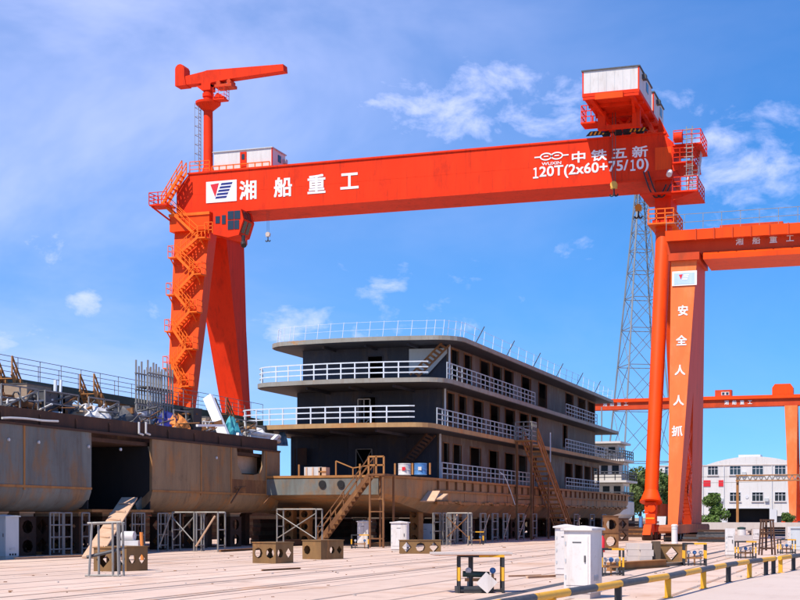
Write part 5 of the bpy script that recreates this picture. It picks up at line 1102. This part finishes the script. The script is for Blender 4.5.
valve_frame(360, 548.5, .9, .4, .7, YAW, 'valve guard frame before the cabinet at the bow stair', 2)
valve_frame(476, 544.5, .9, .4, .75, YAW, 'small guard frame standing against the ship side scaffolds', 2)
p = gnd(602.5, 552); t = thing('fire_extinguisher', 'red fire extinguisher beside the rusty column at the right', 'extinguisher', p); MB().lathe(p, [(.11, 0), (.12, .05), (.12, .62), (.05, .74), (.05, .8)], 14).build('cylinder', M['signred'], t, True); MB().tube(p + Vector((0, 0, .78)), p + Vector((.1, 0, .86)), .03, 8).build('handle', M['black'], t)

# rusty stands
def stand(px, py, w, h, mt, label, n=4):
    p = gnd(px, py); t = thing('rusty_stand', label, 'stand', p); P = lambda x, y, z: p + rt * x + fw * y + Vector((0, 0, z))
    for sx in (-1, 1):
        for sy in (-1, 1): MB().bar(P(sx * w / 2 * 1.15, sy * w / 2, 0), P(sx * w / 2 * .8, sy * w / 2 * .8, h), .075).build('leg', mt, t)
    for z in (h - .04, h * .62, .3): 
        for sy in (-1, 1): MB().bar(P(-w / 2, sy * w / 2 * .92, z), P(w / 2, sy * w / 2 * .92, z), .07).build('cross_bar', mt, t)
    MB().bar(P(-.04, 0, .2), P(-.04, 0, h), .09).build('centre_bar', mt, t)
stand(767, 555, .52, 1.6, M['rustdark'], 'tall narrow rusty stand near the right edge behind the rail')
cl_ = perf_block('rusty_column', 'dark rusty perforated column left of the crane tube leg', 'column', .75, .6, 1.75, ['o'], ['o'], M['rust'], tiers=2); put(cl_, 610.5, 549.5, YAW)
cl_ = perf_block('rusty_column', 'second rusty perforated column farther back left of the tube leg', 'column', .8, .7, 1.6, ['d'], ['o'], M['rustdark'], tiers=2); put(cl_, 622, 541, YAW)

# ================================================================== BARRIER RAILS
def barrier(pts, label, colours, seg=1.75, h=.42):
    t = thing('barrier_rail', label, 'barrier', pts[0]); P = [Vector(q) for q in pts]
    for i, q in enumerate(P):
        mt = M['yellow' if colours[i % len(colours)] else 'black']; MB().bar(q, q + Vector((0, 0, h)), .12).build('post', mt, t); MB().obox(q + Vector((0, 0, .036)), (.2, .2, .015), .2).build('foot_plate', mt, t)
    full = [P[0]]; L_ = [0]
    for q in P[1:]: L_.append(L_[-1] + (q - full[-1]).length); full.append(q)
    tot = L_[-1]; s = -.15; k_ = 0
    def at(d):
        d = max(-.15, min(tot + .15, d))
        for i in range(len(L_) - 1):
            if d <= L_[i + 1] or i == len(L_) - 2: u = (d - L_[i]) / (L_[i + 1] - L_[i]); return full[i] + (full[i + 1] - full[i]) * u + Vector((0, 0, h + .05))
    while s < tot + .14:
        e = min(tot + .15, s + seg * random.uniform(.9, 1.1)); cut = [s] + [l for l in L_ if s < l < e] + [e]; m = MB()
        for a, b in zip(cut, cut[1:]): m.tube(at(a), at(b), .068 + .001 * (k_ % 2), 12)
        m.build('rail_segment', M['charcoal' if k_ % 2 else 'yellow'], t, True); s = e; k_ += 1
barrier(list(reversed(left)) + posts, 'long yellow and black barrier rail in the foreground', [0, 1, 0, 1, 1, 0, 1, 0, 0])
barrier(postsB + more, 'second yellow and black barrier rail at the right edge', [1, 0, 1, 0])

# ================================================================== BACKGROUND
FY = 307.5
bl = thing('workshop_building', 'white two-storey workshop building with a dark gate beyond the yard', 'building', (-28, FY, 0))
fx = lambda px: xY(px, FY); fz = lambda py: onY(745, py, FY).z
bx0, bx1 = fx(655), fx(812); ez = fz(465); 
rowsw = [(fz(474.5), fz(466)), (fz(501), fz(492.5))]
colsw = [(665, 674), (686, 695), (708, 717.8), (730, 740.5), (752.3, 763), (775, 785.5), (797, 806)]
ho = []
for a, b in colsw: ho.append((fx(a), fx(b)))
def strip(z0, z1, hs):
    for q in wall('Y', FY, .4, bx0, bx1, z0, z1, hs): MB().box(*q).build('wall_panel', M['plaster'], bl)
gate = (fx(727.5), fx(769.5), 0.0, fz(508.5))
strip(0, fz(504), [gate, (fx(775.5), fx(783.5), .6, 1.9)]); strip(fz(504), fz(484), [(a, b) + rowsw[1] for a, b in ho]); strip(fz(484), ez, [(a, b) + rowsw[0] for a, b in ho])
for (z0, z1) in rowsw:
    for a, b in ho:
        w_ = frame_at('Y', FY, a, b, z0, z1, M['roof'], bl, .12, 'window')
        MB().box(a, b, FY + .2, FY + .24, z0, z1).build('pane', M['glass'], w_)
        for k_ in (1, 2): x = a + (b - a) * k_ / 3; MB().box(x - .05, x + .05, FY + .12, FY + .199, z0, z1).build('mullion', M['roof'], w_)
        MB().box(a, b, FY + .1, FY + .198, (z0 + z1) / 2 + .3, (z0 + z1) / 2 + .38).build('transom', M['roof'], w_)
MB().box(fx(775.5), fx(783.5), FY + .2, FY + .24, .6, 1.9).build('pane', M['glass'], bl)
gt = frame_at('Y', FY, gate[0], gate[1], .02, gate[3], M['roof'], bl, .25, 'gate_frame')
for k_ in (0, 1): MB().box(gate[0] - 1.5 + k_ * (gate[1] - gate[0] + 1.7), gate[0] - .2 + k_ * (gate[1] - gate[0] + 1.7), FY - .25, FY - .12, .1, gate[3] - .2).build('gate_leaf', M['roof'], bl)
MB().box(bx0, bx0 + .4, FY + .41, FY + 40, 0, ez).build('side_wall', M['plaster'], bl); MB().box(bx1 - .4, bx1, FY + .41, FY + 40, 0, ez).build('side_wall', M['plaster'], bl)
MB().box(bx0, bx1, FY + 39.6, FY + 40, 0, ez).build('rear_wall', M['plaster'], bl)
arc = []; ctr = fx(752); hw = fx(800) - ctr
for i in range(17): u = -1 + i / 8; x = ctr + u * hw; arc.append((x, FY, ez + (fz(456.5) - ez) * (1 - u * u)))
MB().prism(arc, (0, 39.9, 0)).build('vaulted_roof', M['plaster'], bl, True)
MB().box(fx(738), fx(760), FY + 1, FY + 6, fz(458.5), fz(454.5)).build('ridge_vent', M['roof'], bl)
for px, w_ in ((703.5, 7), (718.6, 4.8), (690, 6)):
    a, b = fx(px), fx(px + w_); sq = MB().box(a, b, FY - .12, FY - .02, fz(486.2), fz(480)).build('red_sign', M['signred'], bl)
MB().box(gate[0] - 3, gate[1] + 3, FY + 4, FY + 4.2, 0, gate[3] + 2).build('gate_dark_sheet', M['dark'], bl)  # added dark sheet, paints the unlit interior behind the gate
for px in (703, 724, 772, 791): x = fx(px); MB().tube((x, FY - .12, .1), (x, FY - .12, ez - .2), .09, 6).build('drain_pipe', M['roof'], bl)
for (z0, z1) in rowsw:
    for i_, (a, b) in enumerate(ho):
        MB().box(a - .2, b + .2, FY - .22, FY - .051, z0 - .27, z0 - .13).build('window_sill', M['conblock'], bl)
        if (i_ + int(z0)) % 2: MB().box(b + .35, b + 1.15, FY - .45, FY - .01, z0 - .1, z0 + .55).build('air_conditioner', M['cabgrey'], bl)
MB().box(bx0 - .05, bx1 + .05, FY - .12, FY - .004, ez - .14, ez + .1).build('eaves_band', M['conblock'], bl)
rl_ = MB().tube((fx(747), FY - .1, fz(497)), (fx(747), FY - .01, fz(497)), .35, 16).build('wall_lamp', M['roof'], bl)
# pipe bridge in front of it
PY = 272; qx = lambda px: xY(px, PY); qz = lambda py: onY(760, py, PY).z
t = thing('pipe_bridge', 'ochre lattice pipe bridge on a post before the white building', 'pipe bridge', (qx(737.5), PY, 0))
MB().bar((qx(737.5), PY, 0), (qx(737.5), PY, qz(475)), .45).build('post', M['ochre'], t)
z0, z1 = qz(480.5), qz(475.2); xa_, xb_ = qx(736), qx(815)
for z in (z0, z1):
    for dy in (-.6, .6): MB().bar((xa_, PY + dy, z), (xb_, PY + dy, z), .2).build('chord', M['ochre'], t)
n_ = 14; m = MB()
for i in range(n_):
    xl, xr = xa_ + (xb_ - xa_) * i / n_, xa_ + (xb_ - xa_) * (i + 1) / n_; xm = (xl + xr) / 2
    for dy in (-.6, .6): MB().bar((xl, PY + dy, z1), (xm, PY + dy, z0), .12).bar((xm, PY + dy, z0), (xr, PY + dy, z1), .12).build('lattice_bar', M['galv'], t)
MB().bar((xb_ - .3, PY, 0), (xb_ - .3, PY, z1), .45).build('post', M['ochre'], t)
wl_ = thing('added_backing_wall', 'long dark added wall closing the bright horizon behind the ships at the left', 'wall', (-130, 200, 0))  # added wall, blocks the bright horizon seen under the hulls
MB().box(-230, -46, 200, 200.4, -.09, 3.6).build('brickwork', M['bark'], wl_); MB().box(-230, -46, 199.9, 200.5, 3.6, 3.75).build('coping', M['conblock'], wl_)
for i in range(46): MB().box(-230 + i * 4, -229.5 + i * 4, 199.8, 200, -.09, 3.6).build('pier', M['bark'], wl_)
# low yard wall
t = solo(MB().box(xY(684, 205), xY(830, 205), 205, 205.3, -.09, .95), 'yard_wall', M['conblock'], 'low pale wall across the far end of the yard', 'wall')
# steel stock and machines at the far right of the yard
def pile(px, py, w, d, h, mt, label, n=5):
    p = gnd(px, py); t = thing('steel_pile', label, 'steel pile', p)
    for i in range(n): MB().obox(p + Vector((random.uniform(-.15, .15), .12 * i, h * (i + .5) / n)), (w * random.uniform(.8, 1), d, h / n * .9), random.uniform(-.05, .05)).build('bar', mt[i % len(mt)], t)
pile(712, 542, 2.3, .9, .85, [M['black'], M['rustdark'], M['charcoal']], 'dark steel pile right of the lettered crane leg')
pile(692, 541.5, 1.5, .9, .5, [M['rustdark'], M['charcoal']], 'low dark steel pile at the foot of the lettered crane leg', 3)
pile(631, 537, 2.6, 1, .9, [M['rustdark'], M['rust']], 'rusty steel pile left of the crane tube foot'); pile(759, 537, 1.6, 1, .7, [M['wood'], M['rust']], 'tan timber pile behind the small distant cabinet', 4)
pile(775, 536, 2.2, 1, .8, [M['charcoal'], M['rust']], 'dark steel pile behind the tall rusty stand', 4); pile(640, 534, 3.5, 1, 1.3, [M['plank'], M['rustdark']], 'brown timber pile behind the crane tube foot'); pile(696, 537.5, .8, .8, .8, [M['conblock']], 'pale rubble heap under the second crane', 3)
# lattice tower
tw = thing('lattice_tower', 'tall grey lattice power tower behind the ship and the cranes', 'tower', (0, 0, 0))
TYd = 318.0; c0 = Vector((xY(641, TYd), TYd, 0)); tw.location = c0; ORG[tw.name] = tuple(c0)
rotm = Matrix.Rotation(YAW + R(9), 3, 'Z'); HT = 79.0; w0 = 6.9; w1 = .55
def corner(i, z): hw_ = w0 + (w1 - w0) * min(1, z / HT); sx, sy = ((-1, -1), (1, -1), (1, 1), (-1, 1))[i % 4]; return c0 + rotm @ Vector((sx * hw_, sy * hw_, z))
zs = [0]; 
while zs[-1] < HT: zs.append(min(HT, zs[-1] + max(3.0, (w0 + (w1 - w0) * zs[-1] / HT) * 2.0)))
for i in range(4):
    MB().bar(corner(i, -.08), corner(i, HT), .32).build('leg', M['lattice'], tw)
    for a, b in zip(zs, zs[1:]): MB().bar(corner(i, a), corner(i + 1, b), .11).bar(corner(i + 1, a), corner(i, b), .11).bar(corner(i, b), corner(i + 1, b), .16).build('bracing', M['lattice'], tw)
MB().bar(c0 + Vector((0, 0, HT)), c0 + Vector((0, 0, HT + 4)), .5).build('mast_tip', M['lattice'], tw)
# far ship behind the stern
s2 = thing('ship', 'cream ship with railed decks moored behind the stern of the dark ship', 'ship', (-33, 170, 0))
MB().loft([hsec(163, -37, -30.4, 2.2, 3.6, .5), hsec(165, -38, -29.4, 1.2, 3.5, .8), hsec(174, -38, -29.4, 1.2, 3.5, .8), hsec(177, -37, -30.4, 2, 3.7, .6)]).build('hull', M['creamship'], s2)
for z, x1, y0_, h in ((3.5, -29.8, 168.6, 2.2), (6.0, -29.9, 168, 2.2), (8.5, -30.4, 168.4, 1.8)):
    b = MB().box(-37, x1, y0_, 173, z, z + h).build('deckhouse', M['creamship'], s2)
    for k_ in range(5): xx = x1 - .7 - k_ * 1.3; MB().box(xx - .4, xx + .4, y0_ - .05, y0_ - .001, z + .8, z + h - .35).build('window', M['glass'], b)
    for k_ in range(2): yy = y0_ + .7 + k_ * 1.9; MB().box(x1 + .001, x1 + .05, yy, yy + 1.1, z + .8, z + h - .35).build('window', M['glass'], b)
for z, x1, y0_ in ((5.75, -29.0, 166.2), (8.25, -29.4, 167), (10.35, -29.8, 167)): MB().box(-38, x1, y0_, 174, z, z + .24).build('deck_slab', M['creamship'], s2)
for z, x1, y0_ in ((3.6, -29.5, 166.3), (6.0, -29.1, 166.4), (8.5, -29.5, 167.2)): railing(MB(), [(-37.8, y0_, z), (x1, y0_, z), (x1, 173.8, z)], 1.0, 3, 1.3, .05).build('railing', M['charcoal'], s2)
MB().tube((-33, 172, 10.5), (-33, 172, 15), .08, 8).build('mast', M['galv'], s2)
for x in (-37, -33.3, -29.8):
    for y in (166, 170, 174): MB().box(x - .4, x + .4, y - .4, y + .4, -.05, 1.3).build('cradle', M['rustdark'], s2)
# trees
def tree(label, base, h, r, mt, seed, trunk=.22, n=5200, name='tree', low=.25, ls=.27):
    rn = random.Random(seed); base = Vector(base); t = thing(name, label, 'tree', base)
    tb = MB(); top = base + Vector((0, 0, h * .62)); tb.tube(base - Vector((0, 0, .08)), base + Vector((.1, 0, h * .35)), r * .07 + trunk * .3, 8, r * .05, False).tube(base + Vector((.1, 0, h * .35)), top, r * .05, 8, r * .02)
    cl = []
    for i in range(18):
        a = rn.uniform(0, 6.28); rr = r * math.sqrt(rn.random()) * .82; z = h * rn.uniform(low + .1, .92); rr *= math.sin(max(.25, min(1, (1.02 - z / h) * 2.1)) * 1.57)
        c = base + Vector((math.cos(a) * rr, math.sin(a) * rr, z)); cl.append((c, r * rn.uniform(.26, .46))); tb.tube(base + Vector((.05, 0, h * rn.uniform(.25, .5))), c, r * .025, 5, r * .008, False)
    tb.build('trunk', M['bark'], t, True)
    lf = MB()
    for i in range(n):
        c, cr = cl[rn.randrange(len(cl))]; d = Vector((rn.gauss(0, 1), rn.gauss(0, 1), rn.gauss(0, .8))).normalized(); p = c + d * cr * rn.uniform(.45, 1.08) ** .7
        if p.z < base.z + h * low * .6: continue
        nrm_ = (d + Vector((rn.gauss(0, .6), rn.gauss(0, .6), rn.gauss(0, .6)))).normalized(); u = nrm_.orthogonal().normalized(); v = nrm_.cross(u); s = ls * rn.uniform(.6, 1.3)
        lf.f.append(tuple(range(len(lf.v), len(lf.v) + 4))); lf.v += [p + u * s, p + v * s * .55, p - u * s, p - v * s * .55]
    me_ = lf.build('crown', M[mt], t)
def tg(px, Y): return Vector((xY(px, Y), Y, -.05))
tree('leafy tree between the cream ship and the crane tube leg', tg(640, 214), 9.0, 3.3, 'leaf2', 1); tree('taller olive tree just left of the crane tube leg', tg(633, 236), 9.6, 3.6, 'leaf2', 2)
tree('green tree seen between the tube leg and the lettered leg', tg(667, 226), 8.4, 3.0, 'leaf', 3); tree('tree hidden behind the crane tube leg', tg(653, 220), 8.8, 3.4, 'leaf', 4)
tree('round green tree beside the white building, right of the lettered leg', tg(713.5, 262), 5.9, 2.4, 'leaf', 5, low=.05); pass
tree('low green shrub left of the far crane leg', tg(787, 268), 2.4, 1.4, 'leaf', 7, n=1800, low=.02, ls=.2); tree('dark tree behind the left hull block', tg(60, 150), 6.5, 3.4, 'leaf', 8, n=1500); tree('second tree behind the left hull block', tg(20, 145), 6.0, 3.0, 'leaf2', 9, n=1500)
# power lines between the tower and the trees
for i, z in enumerate((9.4, 8.4)):
    pa, pb = Vector((-60, 250, z)), Vector((10, 250, z + .8)); m = MB(); pr = pa
    for k_ in range(1, 17): q = pa.lerp(pb, k_ / 16) - Vector((0, 0, 1.2 * math.sin(math.pi * k_ / 16))); m.tube(pr, q, .03, 5); pr = q
    wl = thing('power_line', ['upper thin power line beyond the ship stern', 'lower thin power line beyond the ship stern'][i], 'cable', (pa.x, pa.y, 0)); m.build('wire', M['rope'], wl)
    for e in (pa, pb): MB().tube((e.x, e.y, -.08), (e.x, e.y, e.z + .1), .12, 8).build('pole', M['galv'], wl)

# chips, weld slag and gravel on the slabs
random.seed(11); m = MB(); m2 = MB()
for i in range(420):
    y = random.uniform(27, 95); X = random.uniform(-36, -2) * (y / 95) ** .35; s_ = random.uniform(.01, .032) * (1 if random.random() < .95 else 2.0)
    (m if i % 2 else m2).obox((X, y, s_ * .35), (s_ * random.uniform(1, 4), s_ * 1.2, s_ * .7), random.uniform(0, 3.1))
for mb_, nm, mt, lb in ((m, 'gravel', 'rust', 'rusty chips and slag scattered over the yard'), (m2, 'rubble', 'conblock', 'pale concrete chips scattered over the yard')):
    o = mb_.build(nm, M[mt], None, kind='stuff'); o['label'] = lb; o['category'] = 'gravel'
